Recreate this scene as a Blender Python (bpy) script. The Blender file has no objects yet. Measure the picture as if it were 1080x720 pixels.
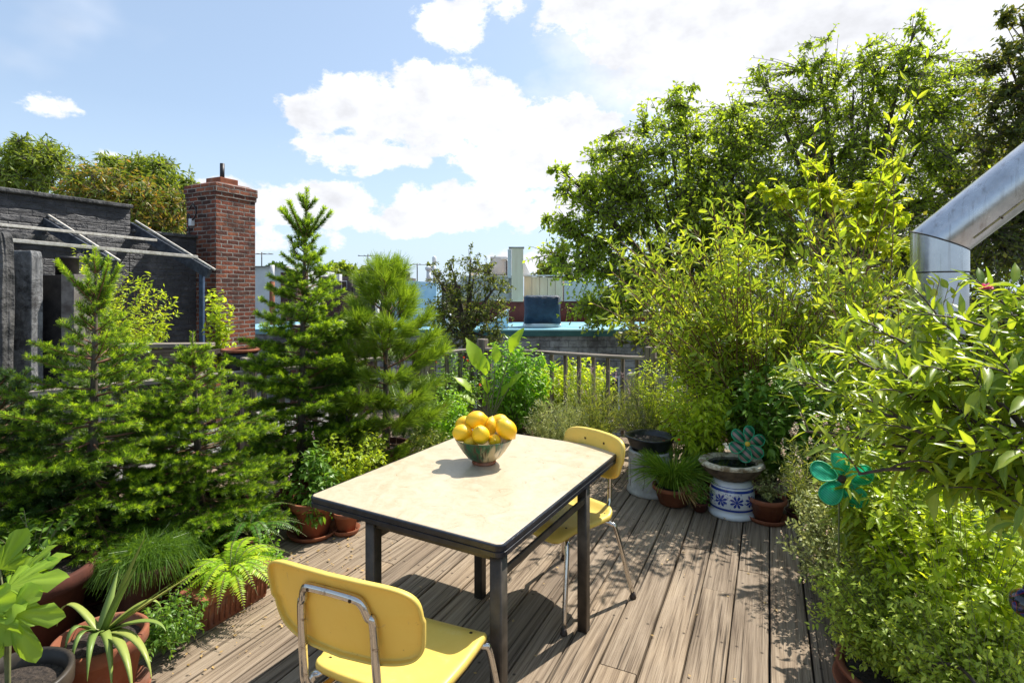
import bpy, bmesh, math, random
import numpy as np
from mathutils import Vector, Matrix

C = bpy.context.scene.collection
PI = math.pi
F, HOR, HC = 575.0, 308.0, 1.65          # focal length and horizon of the 1080x720 view, eye height
rnd = random.Random(7)
RNG = np.random.default_rng(11)

def P(px, py, d):
    return Vector(((px-540.0)/F*d, d, HC-(py-HOR)/F*d))
def G(px, d, z=0.0):
    return Vector(((px-540.0)/F*d, d, z))

# ------------------------------------------------------------------ mesh helpers
class MB:
    def __init__(s): s.v=[]; s.q=[]; s.t=[]; s.n=0; s.tone=[]
    def add(s, v, q=None, t=None, tone=0.5):
        v=np.asarray(v,dtype=np.float32).reshape(-1,3)
        if q is not None and len(q): s.q.append(np.asarray(q,dtype=np.int32).reshape(-1,4)+s.n)
        if t is not None and len(t): s.t.append(np.asarray(t,dtype=np.int32).reshape(-1,3)+s.n)
        s.v.append(v); s.n+=len(v)
        s.tone.append(np.broadcast_to(np.asarray(tone,dtype=np.float32),(len(v),)))
        return s
    def box(s, lo, hi, M=None):
        x0,y0,z0=lo; x1,y1,z1=hi
        v=np.array([(x,y,z) for x in (x0,x1) for y in (y0,y1) for z in (z0,z1)],dtype=float)
        if M is not None:
            A=np.array(M); v=v@A[:3,:3].T+A[:3,3]
        return s.add(v,[(0,1,3,2),(4,6,7,5),(0,4,5,1),(2,3,7,6),(0,2,6,4),(1,5,7,3)])
    def tube(s, pts, radii, n=6, cap=True, tone=0.5):
        pts=np.asarray([tuple(p) for p in pts],dtype=float); k=len(pts)
        r=np.broadcast_to(np.asarray(radii,dtype=float),(k,))
        d=np.gradient(pts,axis=0); d/=np.linalg.norm(d,axis=1)[:,None]+1e-9
        ref=np.array([0,0,1.0]) if abs(d[0][2])<0.9 else np.array([1.0,0,0])
        a=np.cross(d[0],ref); a/=np.linalg.norm(a)+1e-9
        rows=[]; ang=np.linspace(0,2*PI,n,endpoint=False)
        for i in range(k):
            a=a-d[i]*np.dot(a,d[i]); a/=np.linalg.norm(a)+1e-9
            b=np.cross(d[i],a)
            rows.append(pts[i]+r[i]*(np.cos(ang)[:,None]*a+np.sin(ang)[:,None]*b))
        v=np.vstack(rows); q=[]; t=[]
        for i in range(k-1):
            for j in range(n):
                j2=(j+1)%n
                q.append((i*n+j,i*n+j2,(i+1)*n+j2,(i+1)*n+j))
        if cap:
            v=np.vstack([v,pts[0],pts[-1]]); c0=k*n; c1=k*n+1
            for j in range(n):
                j2=(j+1)%n
                t.append((c0,j2,j)); t.append((c1,(k-1)*n+j,(k-1)*n+j2))
        return s.add(v,q,t,tone)
    def lathe(s, prof, c=(0,0,0), n=40, wob=None, sx=1, sy=1):
        # prof: list of (r,z); closed on the axis when r=0
        k=len(prof); v=[]; q=[]
        for i,(r,z) in enumerate(prof):
            for j in range(n):
                a=2*PI*j/n; rr=r*(1+(wob(a,i) if wob else 0))
                v.append((c[0]+rr*math.cos(a)*sx,c[1]+rr*math.sin(a)*sy,c[2]+z))
        for i in range(k-1):
            for j in range(n):
                j2=(j+1)%n; q.append((i*n+j,i*n+j2,(i+1)*n+j2,(i+1)*n+j))
        return s.add(v,q)
    def build(s, name, mat, parent=None, smooth=True, bevel=0, solid=0, world=None):
        me=bpy.data.meshes.new(name)
        v=np.vstack(s.v) if s.v else np.zeros((0,3),np.float32)
        nq=sum(len(a) for a in s.q); nt=sum(len(a) for a in s.t)
        me.vertices.add(len(v)); me.vertices.foreach_set('co',v.astype(np.float32).ravel())
        loops=[]
        if nq: loops.append(np.vstack(s.q).ravel())
        if nt: loops.append(np.vstack(s.t).ravel())
        if loops:
            L=np.concatenate(loops)
            me.loops.add(len(L)); me.loops.foreach_set('vertex_index',L.astype(np.int32))
            me.polygons.add(nq+nt)
            st=np.concatenate([np.arange(nq)*4, nq*4+np.arange(nt)*3]).astype(np.int32)
            me.polygons.foreach_set('loop_start',st)
            me.polygons.foreach_set('use_smooth',np.full(nq+nt,bool(smooth)))
        at=me.attributes.new('tone','FLOAT','POINT')
        at.data.foreach_set('value',np.concatenate(s.tone).astype(np.float32) if s.tone else np.zeros(0,np.float32))
        me.update(calc_edges=True); me.validate()
        o=bpy.data.objects.new(name,me); C.objects.link(o)
        if isinstance(mat,(list,tuple)):
            for m in mat: me.materials.append(m)
        elif mat: me.materials.append(mat)
        if parent is not None:
            o.parent=parent
            if not world: o.matrix_parent_inverse=Matrix.Identity(4)
        if solid:
            m=o.modifiers.new('s','SOLIDIFY'); m.thickness=solid; m.offset=0
        if bevel:
            m=o.modifiers.new('b','BEVEL'); m.width=bevel; m.segments=2; m.limit_method='ANGLE'
        return o

def tag(o,label=None,cat=None,group=None,kind=None):
    if label: o['label']=label
    if cat: o['category']=cat
    if group: o['group']=group
    if kind: o['kind']=kind
    return o
def empty(name,loc=(0,0,0),rz=0,label=None,cat=None,group=None):
    o=bpy.data.objects.new(name,None); C.objects.link(o)
    o.location=loc; o.rotation_euler=(0,0,rz); o.empty_display_size=.1
    return tag(o,label,cat,group)

# ------------------------------------------------------------------ materials
class NT:
    def __init__(s,name):
        m=bpy.data.materials.new(name); m.use_nodes=True; s.m=m; s.t=m.node_tree; s.n=s.t.nodes; s.l=s.t.links
        s.n.clear(); s.out=s.n.new('ShaderNodeOutputMaterial')
    def N(s,typ,ins=None,**kw):
        x=s.n.new(typ)
        for k,v in kw.items(): setattr(x,k,v)
        for k,v in (ins or {}).items():
            if hasattr(v,'is_output') or isinstance(v,bpy.types.NodeSocket): s.l.new(v,x.inputs[k])
            else: x.inputs[k].default_value=v
        return x
    def ramp(s,fac,stops,interp='LINEAR'):
        r=s.n.new('ShaderNodeValToRGB'); cr=r.color_ramp; cr.interpolation=interp
        while len(cr.elements)<len(stops): cr.elements.new(.5)
        for e,(p,c) in zip(cr.elements,stops):
            e.position=p; e.color=(c[0],c[1],c[2],1) if not isinstance(c,(int,float)) else (c,c,c,1)
        s.l.new(fac,r.inputs[0]); return r.outputs[0]
    def coords(s,scale=(1,1,1),kind='Object',rot=(0,0,0)):
        tc=s.N('ShaderNodeTexCoord'); mp=s.N('ShaderNodeMapping',{'Scale':scale,'Rotation':rot}); s.l.new(tc.outputs[kind],mp.inputs['Vector'])
        return mp.outputs[0]
    def noise(s,vec,scale=5,detail=5,rough=.6,dist=0):
        x=s.N('ShaderNodeTexNoise',{'Scale':scale,'Detail':detail,'Roughness':rough,'Distortion':dist}); s.l.new(vec,x.inputs['Vector']); return x.outputs['Fac']
    def mix(s,f,a,b,mode='MIX'):
        x=s.N('ShaderNodeMix',data_type='RGBA',blend_type=mode)
        for i,v in ((0,f),(6,a),(7,b)):
            if isinstance(v,bpy.types.NodeSocket): s.l.new(v,x.inputs[i])
            elif isinstance(v,(int,float)): x.inputs[i].default_value=v
            else: x.inputs[i].default_value=(v[0],v[1],v[2],1)
        return x.outputs[2]
    def math(s,op,a,b=0,c=0,clamp=False):
        x=s.N('ShaderNodeMath',operation=op,use_clamp=clamp)
        for i,v in enumerate((a,b,c)):
            if isinstance(v,bpy.types.NodeSocket): s.l.new(v,x.inputs[i])
            else: x.inputs[i].default_value=v
        return x.outputs[0]
    def pbr(s,col,rough=.6,metal=0,spec=.5,bump=None,bstr=.3,bdist=.01,coat=0):
        p=s.N('ShaderNodeBsdfPrincipled')
        def setv(k,v):
            if isinstance(v,bpy.types.NodeSocket): s.l.new(v,p.inputs[k])
            elif isinstance(v,(int,float)): p.inputs[k].default_value=v
            else: p.inputs[k].default_value=(v[0],v[1],v[2],1)
        setv('Base Color',col); setv('Roughness',rough); setv('Metallic',metal); setv('Specular IOR Level',spec); setv('Coat Weight',coat)
        if bump is not None:
            b=s.N('ShaderNodeBump',{'Strength':bstr,'Distance':bdist,'Height':bump}); s.l.new(b.outputs[0],p.inputs['Normal'])
        s.l.new(p.outputs[0],s.out.inputs[0]); s.p=p; return s.m

def simple(name,c1,c2,scale=8,rough=.6,metal=0,bstr=.2,bdist=.005,spec=.5,stretch=(1,1,1),coat=0,detail=6,lo=.35,hi=.65):
    t=NT(name); v=t.coords(stretch); n=t.noise(v,scale,detail)
    return t.pbr(t.ramp(n,[(lo,c1),(hi,c2)]),rough,metal,spec,n,bstr,bdist,coat)

def leafmat(name,c0,c1,c2,trans=.45,tboost=(2.2,2.0,.9),rough=.42,spec=.45):
    t=NT(name); g=LEAFG
    c0,c1,c2=[tuple(min(.8,v*k) for v,k in zip(c,g)) for c in (c0,c1,c2)]
    a=t.N('ShaderNodeAttribute',attribute_name='tone')
    col=t.ramp(a.outputs['Fac'],[(0,c0),(.5,c1),(1,c2)])
    p=t.N('ShaderNodeBsdfPrincipled',{'Roughness':rough,'Specular IOR Level':spec}); t.l.new(col,p.inputs['Base Color'])
    tc=t.mix(1.0,col,tboost,'MULTIPLY')
    tr=t.N('ShaderNodeBsdfTranslucent'); t.l.new(tc,tr.inputs['Color'])
    mx=t.N('ShaderNodeMixShader',{0:trans}); t.l.new(p.outputs[0],mx.inputs[1]); t.l.new(tr.outputs[0],mx.inputs[2])
    t.l.new(mx.outputs[0],t.out.inputs[0]); return t.m

M={}
LEAFG=(1.6,1.44,1.0)
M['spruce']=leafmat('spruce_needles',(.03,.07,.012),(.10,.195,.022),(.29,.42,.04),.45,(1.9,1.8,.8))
M['spruce_dark']=leafmat('dark_spruce_needles',(.015,.04,.012),(.03,.075,.018),(.08,.15,.03),.25,(1.6,1.6,.8))
M['pine']=leafmat('pine_needles',(.04,.085,.012),(.095,.17,.02),(.19,.29,.035),.35,(1.6,1.6,.8))
M['tree']=leafmat('tree_leaves',(.075,.12,.02),(.14,.205,.032),(.24,.32,.045),.52,(2.1,2.1,.9))
M['tree_dark']=leafmat('dark_tree_leaves',(.035,.055,.018),(.06,.09,.025),(.12,.13,.03),.4)
M['tree_left']=leafmat('ailanthus_leaves',(.06,.1,.02),(.1,.16,.03),(.18,.24,.05),.42)
M['tree_orange']=leafmat('seed_cluster_leaves',(.07,.12,.02),(.12,.18,.03),(.3,.17,.045),.4,(1.6,1.5,.9))
M['willow']=leafmat('willow_leaves',(.07,.13,.025),(.14,.22,.035),(.3,.36,.05),.45,(1.9,1.8,.8),.35)
M['yellow']=leafmat('yellow_maple_leaves',(.12,.22,.02),(.25,.35,.03),(.36,.42,.04),.5,(1.5,1.4,.6))
M['peach']=leafmat('peach_leaves',(.07,.13,.02),(.14,.22,.03),(.24,.31,.045),.42,(1.9,1.8,.8),.33,.5)
M['basil']=leafmat('basil_leaves',(.07,.16,.02),(.12,.26,.03),(.2,.38,.04),.45,(1.8,1.7,.8),.4)
M['lime']=leafmat('lime_leaves',(.14,.24,.02),(.22,.34,.03),(.34,.44,.05),.5,(1.8,1.6,.8))
M['mid']=leafmat('green_leaves',(.04,.1,.02),(.07,.16,.03),(.13,.24,.04),.4)
M['herb']=leafmat('herb_leaves',(.11,.18,.03),(.2,.3,.05),(.33,.42,.09),.4,(1.7,1.6,.8))
M['silver']=leafmat('silver_leaves',(.13,.17,.08),(.22,.27,.13),(.34,.38,.22),.3,(1.3,1.3,.9))
M['sage']=leafmat('sage_green_leaves',(.06,.11,.03),(.12,.17,.05),(.22,.26,.09),.35)
M['olive']=leafmat('olive_leaves',(.04,.065,.02),(.075,.11,.03),(.14,.18,.05),.35)
M['grassy']=leafmat('grass_blades',(.05,.11,.02),(.09,.18,.03),(.17,.26,.05),.4)
M['fern']=leafmat('fern_fronds',(.12,.24,.02),(.2,.36,.03),(.34,.46,.04),.45,(1.6,1.5,.8))
M['fern_dark']=leafmat('dark_fern_fronds',(.03,.09,.02),(.05,.14,.025),(.1,.2,.03),.4)
M['fig']=leafmat('fig_leaf',(.10,.2,.03),(.15,.27,.035),(.2,.33,.045),.45,(1.7,1.6,.7),.45)
M['canna']=leafmat('broad_leaf',(.14,.27,.02),(.2,.34,.03),(.27,.4,.04),.5,(1.8,1.7,.6),.4)
M['aloe']=leafmat('aloe_leaf',(.10,.18,.06),(.18,.26,.08),(.3,.33,.12),.2,(1.2,1.2,.9),.4)
M['pinkfl']=leafmat('pink_petals',(.5,.06,.22),(.65,.1,.32),(.75,.2,.42),.4,(1.2,1.1,1.1))
M['palefl']=leafmat('pale_pink_petals',(.5,.3,.36),(.6,.42,.44),(.7,.55,.55),.35,(1.1,1.1,1.1))
M['redfl']=leafmat('red_petals',(.5,.03,.01),(.65,.06,.01),(.7,.1,.02),.35,(1.1,1,1))
M['purplefl']=leafmat('purple_petals',(.2,.12,.25),(.3,.2,.34),(.38,.28,.4),.3,(1.1,1.1,1.1))
M['dry']=leafmat('dry_stems',(.2,.15,.08),(.3,.22,.12),(.4,.3,.18),.2,(1.2,1.1,.9))
M['bark']=simple('bark',(.05,.038,.028),(.15,.12,.09),30,.9,bstr=.6,stretch=(1,1,.25))
M['twig']=simple('green_twig',(.12,.13,.05),(.2,.2,.08),20,.7)
M['redtwig']=simple('red_brown_twig',(.13,.06,.035),(.26,.13,.07),30,.7)
M['darktwig']=simple('dark_twig',(.05,.035,.03),(.14,.1,.08),30,.7)

# terracotta
def terracotta(name,a,b,dirt=.4):
    t=NT(name); v=t.coords(); n=t.noise(v,9,7); n2=t.noise(v,40,4)
    col=t.ramp(n,[(.3,a),(.7,b)]); w=t.ramp(t.noise(v,4,8,.7),[(.52,0.0),(.72,1.0)])
    col=t.mix(t.math('MULTIPLY',w,dirt),col,(.42,.36,.3))
    return t.pbr(col,.85,0,.3,n2,.25,.003)
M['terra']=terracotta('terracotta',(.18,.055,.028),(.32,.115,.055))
M['terra_shaded']=terracotta('shaded_terracotta',(.065,.022,.014),(.13,.042,.026),.15)  # terracotta darkened in its colour to stand in for shade under the spruces
M['soil']=simple('soil',(.02,.014,.01),(.07,.05,.035),60,.95,bstr=1,bdist=.02)
M['black_plastic']=simple('black_plastic',(.012,.012,.013),(.03,.03,.032),20,.35)
M['dark_glaze']=simple('dark_glaze',(.016,.012,.008),(.05,.036,.024),6,.5,coat=0)
M['cement']=simple('cast_cement',(.3,.28,.25),(.5,.48,.43),12,.85,bstr=.4)
M['blueglaze']=simple('blue_glaze',(.015,.04,.09),(.05,.12,.2),7,.25,stretch=(1,1,4),coat=.5)
M['rock']=simple('rough_stone',(.06,.042,.028),(.2,.15,.1),10,.8,bstr=.9,bdist=.02)
M['rockrim']=simple('pale_stone_rim',(.25,.18,.1),(.72,.64,.48),16,.75,bstr=1,bdist=.03,lo=.4,hi=.56)
t=NT('water'); M['water']=t.pbr((.01,.015,.018),.04,0,.8,t.noise(t.coords(),18,3),.25,.01)

# weathered deck
def deckmat():
    t=NT('weathered_boards')
    a=t.N('ShaderNodeAttribute',attribute_name='tone'); tone=a.outputs['Fac']
    tc=t.N('ShaderNodeTexCoord')
    off=t.N('ShaderNodeCombineXYZ'); t.l.new(t.math('MULTIPLY',tone,37.0),off.inputs[0]); t.l.new(t.math('MULTIPLY',tone,91.0),off.inputs[1])
    ad=t.N('ShaderNodeVectorMath',operation='ADD'); t.l.new(tc.outputs['Object'],ad.inputs[0]); t.l.new(off.outputs[0],ad.inputs[1])
    def mp(sc):
        m=t.N('ShaderNodeMapping',{'Scale':sc}); t.l.new(ad.outputs[0],m.inputs[0]); return m.outputs[0]
    # warped grain: low-frequency field read as growth rings
    ring=t.noise(mp((4.5,.22,1)),1.0,1,.5)
    rings=t.math('FRACT',t.math('MULTIPLY',ring,17.0))
    rings=t.math('ABSOLUTE',t.math('SUBTRACT',rings,.5))
    rings=t.math('MULTIPLY',rings,2.0)
    fine=t.noise(mp((105,1.1,1)),1,4,.7); crk=t.noise(mp((60,.55,1)),1,3,.55)
    fine2=t.noise(mp((190,3,1)),1,2,.6)
    blot=t.noise(mp((3,1.3,1)),1,4,.6)
    g=t.math('ADD',t.math('MULTIPLY',fine,.55),t.math('MULTIPLY',rings,.15))
    g=t.math('SUBTRACT',t.math('ADD',g,t.math('MULTIPLY',fine2,.30)),.0)
    col=t.ramp(g,[(.31,(.05,.036,.026)),(.39,(.165,.127,.093)),(.47,(.245,.194,.143)),(.56,(.305,.247,.187)),(.72,(.40,.335,.26))])
    tint=t.ramp(blot,[(.3,(.78,.76,.74)),(.5,(.97,.96,.94)),(.7,(1.16,1.12,1.05))])
    col=t.mix(1,col,tint,'MULTIPLY')
    bt=t.ramp(tone,[(0,(.74,.70,.67)),(.5,(.98,.95,.92)),(1,(1.18,1.12,1.04))])
    col=t.mix(1,col,bt,'MULTIPLY')
    st=t.ramp(t.noise(mp((2.2,1.1,1)),1.7,5,.7),[(.64,0.0),(.74,1.0)])
    col=t.mix(t.math('MULTIPLY',st,.35),col,(.33,.16,.07))
    vor=t.N('ShaderNodeTexVoronoi',{'Scale':1.0}); t.l.new(mp((7,1.3,1)),vor.inputs['Vector'])
    kn=t.ramp(vor.outputs['Distance'],[(.045,1.0),(.075,0.0)])
    col=t.mix(t.math('MULTIPLY',kn,.75),col,(.05,.03,.02))
    ck=t.ramp(crk,[(.335,1.0),(.365,0.0)]); col=t.mix(t.math('MULTIPLY',ck,.8),col,(.035,.025,.018))
    so_=t.N('ShaderNodeSeparateXYZ'); t.l.new(tc.outputs['Object'],so_.inputs[0])
    fx=t.math('MULTIPLY',t.math('SUBTRACT',t.math('ABSOLUTE',t.math('SUBTRACT',t.math('FRACT',t.math('DIVIDE',so_.outputs[0],.172)),.5)),.31),.172)
    fy=t.math('MULTIPLY',t.math('SUBTRACT',t.math('FRACT',t.math('DIVIDE',so_.outputs[1],.61)),.5),.61)
    sd=t.math('SQRT',t.math('ADD',t.math('MULTIPLY',fx,fx),t.math('MULTIPLY',fy,fy)))
    col=t.mix(t.ramp(sd,[(.0035,.9),(.009,0.0)]),col,(.04,.028,.02))
    h=t.math('SUBTRACT',t.math('ADD',g,t.math('MULTIPLY',fine2,.25)),t.math('MULTIPLY',ck,.5))
    return t.pbr(col,.82,0,.25,h,.9,.012)
M['deck']=deckmat()
def woodmat(name,dark,mid,light,sc=(60,60,2.2),bs=.6):
    t=NT(name); a=t.N('ShaderNodeAttribute',attribute_name='tone')
    tc=t.N('ShaderNodeTexCoord'); off=t.N('ShaderNodeCombineXYZ'); t.l.new(t.math('MULTIPLY',a.outputs['Fac'],13.0),off.inputs[0]); t.l.new(t.math('MULTIPLY',a.outputs['Fac'],17.0),off.inputs[2])
    ad=t.N('ShaderNodeVectorMath',operation='ADD'); t.l.new(tc.outputs['Object'],ad.inputs[0]); t.l.new(off.outputs[0],ad.inputs[1])
    m=t.N('ShaderNodeMapping',{'Scale':sc}); t.l.new(ad.outputs[0],m.inputs[0])
    n=t.noise(m.outputs[0],1,6,.65)
    return t.pbr(t.ramp(n,[(.35,dark),(.5,mid),(.68,light)]),.85,0,.25,n,bs,.006)
M['fence_v']=woodmat('grey_weathered_post',(.07,.055,.045),(.2,.165,.135),(.36,.31,.26))
M['fence_h']=woodmat('grey_weathered_rail',(.07,.055,.045),(.24,.2,.165),(.45,.4,.34),(2.2,60,60))
M['planter_wood']=woodmat('planter_boards',(.06,.045,.035),(.17,.12,.09),(.32,.26,.2),(2.5,50,50))

def laminate():
    t=NT('cream_laminate'); v=t.coords()
    n=t.noise(v,9,8,.7,1.5); n2=t.noise(v,38,6,.7,2.5)
    col=t.ramp(n,[(.35,(.47,.365,.235)),(.6,(.56,.455,.315))])
    col=t.mix(t.ramp(n2,[(.5,0.0),(.62,.4)]),col,(.61,.53,.40))
    col=t.mix(t.ramp(t.noise(v,3,8,.75),[(.62,0.0),(.75,.35)]),col,(.5,.38,.24))
    sc=t.noise(t.coords((6,90,6),rot=(0,0,.8)),2,3,.5); col=t.mix(t.ramp(sc,[(.71,0.0),(.75,.25)]),col,(.40,.31,.20))
    return t.pbr(col,t.ramp(n,[(.3,.25),(.7,.42)]),0,.45,n2,.03,.001)
M['laminate']=laminate()
M['trim']=simple('black_edge_band',(.008,.009,.013),(.022,.024,.034),25,.3,bstr=.1)
M['tablesteel']=simple('dark_brown_metal',(.03,.024,.018),(.075,.06,.045),14,.45,metal=.2,bstr=.15)
def yellowp():
    t=NT('yellow_plastic'); v=t.coords()
    n=t.noise(v,7,7,.7); n2=t.noise(v,120,4,.7)
    col=t.ramp(n,[(.3,(.82,.62,.125)),(.7,(.86,.68,.16))])
    w=t.ramp(t.noise(t.coords((1,1,1)),14,9,.78),[(.58,0.0),(.74,.35)])
    col=t.mix(w,col,(.82,.72,.38))
    sc1=t.noise(t.coords((9,70,9),rot=(0,0,.5)),2,3,.5); sc2=t.noise(t.coords((80,8,8),rot=(0,0,-.35)),2,3,.5)
    scr=t.math('MAXIMUM',t.ramp(sc1,[(.70,0.0),(.73,.4)]),t.ramp(sc2,[(.71,0.0),(.74,.4)])); col=t.mix(scr,col,(.6,.46,.2))
    sp=t.ramp(t.noise(v,70,3,.6),[(.70,0.0),(.74,.5)])
    col=t.mix(sp,col,(.32,.2,.05))
    t.pbr(col,t.ramp(n,[(.3,.33),(.7,.5)]),0,.4,n2,.05,.001)
    tr=t.N('ShaderNodeBsdfTranslucent'); t.l.new(t.mix(1,col,(1.1,.9,.6),'MULTIPLY'),tr.inputs['Color'])
    mx=t.N('ShaderNodeMixShader',{0:.22}); t.l.new(t.p.outputs[0],mx.inputs[1]); t.l.new(tr.outputs[0],mx.inputs[2]); t.l.new(mx.outputs[0],t.out.inputs[0])
    return t.m
M['yellow_plastic']=yellowp()
def chrome():
    t=NT('worn_chrome'); v=t.coords(); n=t.noise(v,30,7,.7)
    f=t.ramp(n,[(.56,0.0),(.70,1.0)])
    col=t.mix(f,(.60,.57,.52),(.2,.13,.07)); r=t.ramp(n,[(.5,.07),(.7,.45)])
    return t.pbr(col,r,.95,.5,n,.03,.0005)
M['chrome']=chrome()
M['rubber']=simple('dark_glide',(.02,.013,.01),(.05,.03,.02),30,.6)
M['screw']=simple('dark_screw',(.03,.02,.012),(.1,.06,.03),40,.5,metal=.6)
def lemonm():
    t=NT('lemon_peel'); v=t.coords(); n=t.noise(v,150,2,.5); b=t.noise(v,14,4,.6); oi=t.N('ShaderNodeObjectInfo')
    col=t.ramp(b,[(.3,(.84,.47,.008)),(.55,(.92,.58,.012)),(.75,(.93,.65,.03))]); col=t.mix(t.math('MULTIPLY',oi.outputs['Random'],.3),col,(.84,.42,.01))
    sz=t.N('ShaderNodeSeparateXYZ'); t.l.new(v,sz.inputs[0]); tip=t.ramp(sz.outputs[2],[(.0,0.0),(.052,0.0),(.064,.7)]); col=t.mix(tip,col,(.35,.28,.05))
    tip2=t.ramp(t.math('MULTIPLY',sz.outputs[2],-1.0),[(.0,0.0),(.053,0.0),(.057,.8)]); col=t.mix(tip2,col,(.25,.2,.06))
    vo=t.N('ShaderNodeTexVoronoi',{'Scale':330.0}); t.l.new(v,vo.inputs['Vector']); h=t.math('ADD',t.math('MULTIPLY',vo.outputs['Distance'],.8),t.math('MULTIPLY',n,.6))
    return t.pbr(col,.36,0,.45,h,.5,.002)
M['lemon']=lemonm()
def bowlm():
    t=NT('drip_glaze'); tc=t.N('ShaderNodeTexCoord'); sp=t.N('ShaderNodeSeparateXYZ'); t.l.new(tc.outputs['Object'],sp.inputs[0])
    an=t.math('ARCTAN2',sp.outputs[1],sp.outputs[0]); cb=t.N('ShaderNodeCombineXYZ'); t.l.new(t.math('SINE',an),cb.inputs[0]); t.l.new(t.math('COSINE',an),cb.inputs[1]); t.l.new(t.math('MULTIPLY',sp.outputs[2],2.2),cb.inputs[2])
    n=t.noise(cb.outputs[0],6.5,4,.6,.3); n2=t.noise(cb.outputs[0],1.3,2,.5)
    col=t.ramp(n,[(.36,(.07,.05,.02)),(.42,(.012,.06,.025)),(.5,(.02,.11,.045)),(.55,(.10,.035,.02)),(.6,(.012,.05,.03)),(.7,(.10,.17,.06))])
    edge=t.ramp(sp.outputs[2],[(.0,1.0),(.07,1.0),(.125,.55),(.132,0.0)]); cr=t.math('MULTIPLY',t.ramp(t.math('ADD',n2,t.math('MULTIPLY',n,.25)),[(.60,0.0),(.66,1.0)]),edge)
    col=t.mix(cr,col,(.5,.42,.25))
    return t.pbr(col,.32,0,.35,n,.08,.002,.12)
M['bowl']=bowlm()
def duct():
    t=NT('galvanised_sheet'); v=t.coords((1,1,1)); n=t.noise(v,6,7,.65); s2=t.noise(t.coords((30,30,1.5)),1,4,.6)
    col=t.ramp(n,[(.3,(.42,.43,.45)),(.7,(.66,.67,.69))])
    st=t.ramp(s2,[(.56,0.0),(.75,.6)])
    col=t.mix(st,col,(.22,.19,.17))
    return t.pbr(col,t.ramp(n,[(.3,.17),(.7,.32)]),.9,.5,n,.08,.01)
M['duct']=duct()
M['seam']=simple('sealant_seam',(.03,.026,.024),(.1,.09,.08),40,.8)

def brickmat(name,cols,mortar,scale=1.0,bw=.21,rh=.068,lime=0):
    t=NT(name); tc=t.N('ShaderNodeTexCoord')
    # choose horizontal axis by the face normal in object space so bricks wrap the corners
    sx=t.N('ShaderNodeSeparateXYZ'); t.l.new(tc.outputs['Object'],sx.inputs[0])
    sn=t.N('ShaderNodeSeparateXYZ'); t.l.new(tc.outputs['Normal'],sn.inputs[0])
    ax=t.math('GREATER_THAN',t.math('ABSOLUTE',sn.outputs[0]),.7)
    u=t.math('ADD',t.math('MULTIPLY',sx.outputs[1],ax),t.math('MULTIPLY',sx.outputs[0],t.math('SUBTRACT',1.0,ax)))
    cb=t.N('ShaderNodeCombineXYZ'); t.l.new(u,cb.inputs[0]); t.l.new(sx.outputs[2],cb.inputs[1])
    wob=t.N('ShaderNodeTexNoise',{'Scale':7.0,'Detail':4.0}); t.l.new(tc.outputs['Object'],wob.inputs['Vector'])
    w2=t.N('ShaderNodeVectorMath',operation='SCALE'); t.l.new(wob.outputs['Color'],w2.inputs[0]); w2.inputs['Scale'].default_value=.03
    ad=t.N('ShaderNodeVectorMath',operation='ADD'); t.l.new(cb.outputs[0],ad.inputs[0]); t.l.new(w2.outputs[0],ad.inputs[1])
    br=t.N('ShaderNodeTexBrick',{'Color1':(0,0,0,1),'Color2':(1,1,1,1),'Mortar':(.5,.5,.5,1),'Scale':1.0,'Mortar Size':.009,'Mortar Smooth':.3,'Bias':0.0,'Brick Width':bw,'Row Height':rh})
    t.l.new(ad.outputs[0],br.inputs['Vector'])
    n=t.noise(tc.outputs['Object'],25,6,.7); big=t.noise(tc.outputs['Object'],2.2,6,.7)
    mixv=t.math('ADD',t.math('MULTIPLY',br.outputs['Color'],.75),t.math('MULTIPLY',n,.3))
    k=len(cols); col=t.ramp(mixv,[(.12+.8*i/(k-1),c) for i,c in enumerate(cols)])
    col=t.mix(br.outputs['Fac'],col,mortar)
    col=t.mix(t.ramp(big,[(.44,0.0),(.62,.72)]),col,(.04,.03,.027))
    h=t.math('SUBTRACT',t.math('MULTIPLY',n,.8),br.outputs['Fac'])
    return t.pbr(col,.88,0,.25,h,1.0,.022)
M['brick']=brickmat('old_red_brick',[(.03,.018,.016),(.17,.05,.03),(.30,.085,.045),(.10,.036,.026),(.36,.12,.06),(.22,.07,.04)],(.33,.29,.25),bw=.185,rh=.060)
M['white_brick']=brickmat('pale_brick',[(.36,.36,.35),(.46,.46,.45),(.4,.4,.4)],(.25,.25,.25),bw=.42,rh=.15)
M['far_brick']=brickmat('far_brick',[(.12,.05,.04),(.2,.08,.06),(.16,.07,.05)],(.2,.17,.15))
def tarmat():
    t=NT('tarred_brick'); v=t.coords(); n=t.noise(v,3.2,9,.72); n2=t.noise(t.coords((1,1,3.5)),5,6,.65,.6)
    br=t.N('ShaderNodeTexBrick',{'Scale':1.0,'Mortar Size':.01,'Mortar Smooth':.6,'Brick Width':.21,'Row Height':.075})
    tc=t.N('ShaderNodeTexCoord'); m=t.N('ShaderNodeMapping',{'Rotation':(PI/2,0,0)}); sp=t.N('ShaderNodeSeparateXYZ'); t.l.new(tc.outputs['Object'],sp.inputs[0]); cb=t.N('ShaderNodeCombineXYZ')
    t.l.new(sp.outputs[1],cb.inputs[0]); t.l.new(sp.outputs[2],cb.inputs[1]); t.l.new(cb.outputs[0],br.inputs['Vector'])
    col=t.ramp(n,[(.3,(.028,.027,.03)),(.55,(.06,.058,.062)),(.75,(.14,.13,.13))])
    h=t.math('ADD',t.math('MULTIPLY',n2,1.2),t.math('MULTIPLY',br.outputs['Fac'],-.25))
    return t.pbr(col,t.ramp(n2,[(.3,.38),(.7,.7)]),0,.5,h,1.0,.05)
M['tar']=tarmat()
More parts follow.
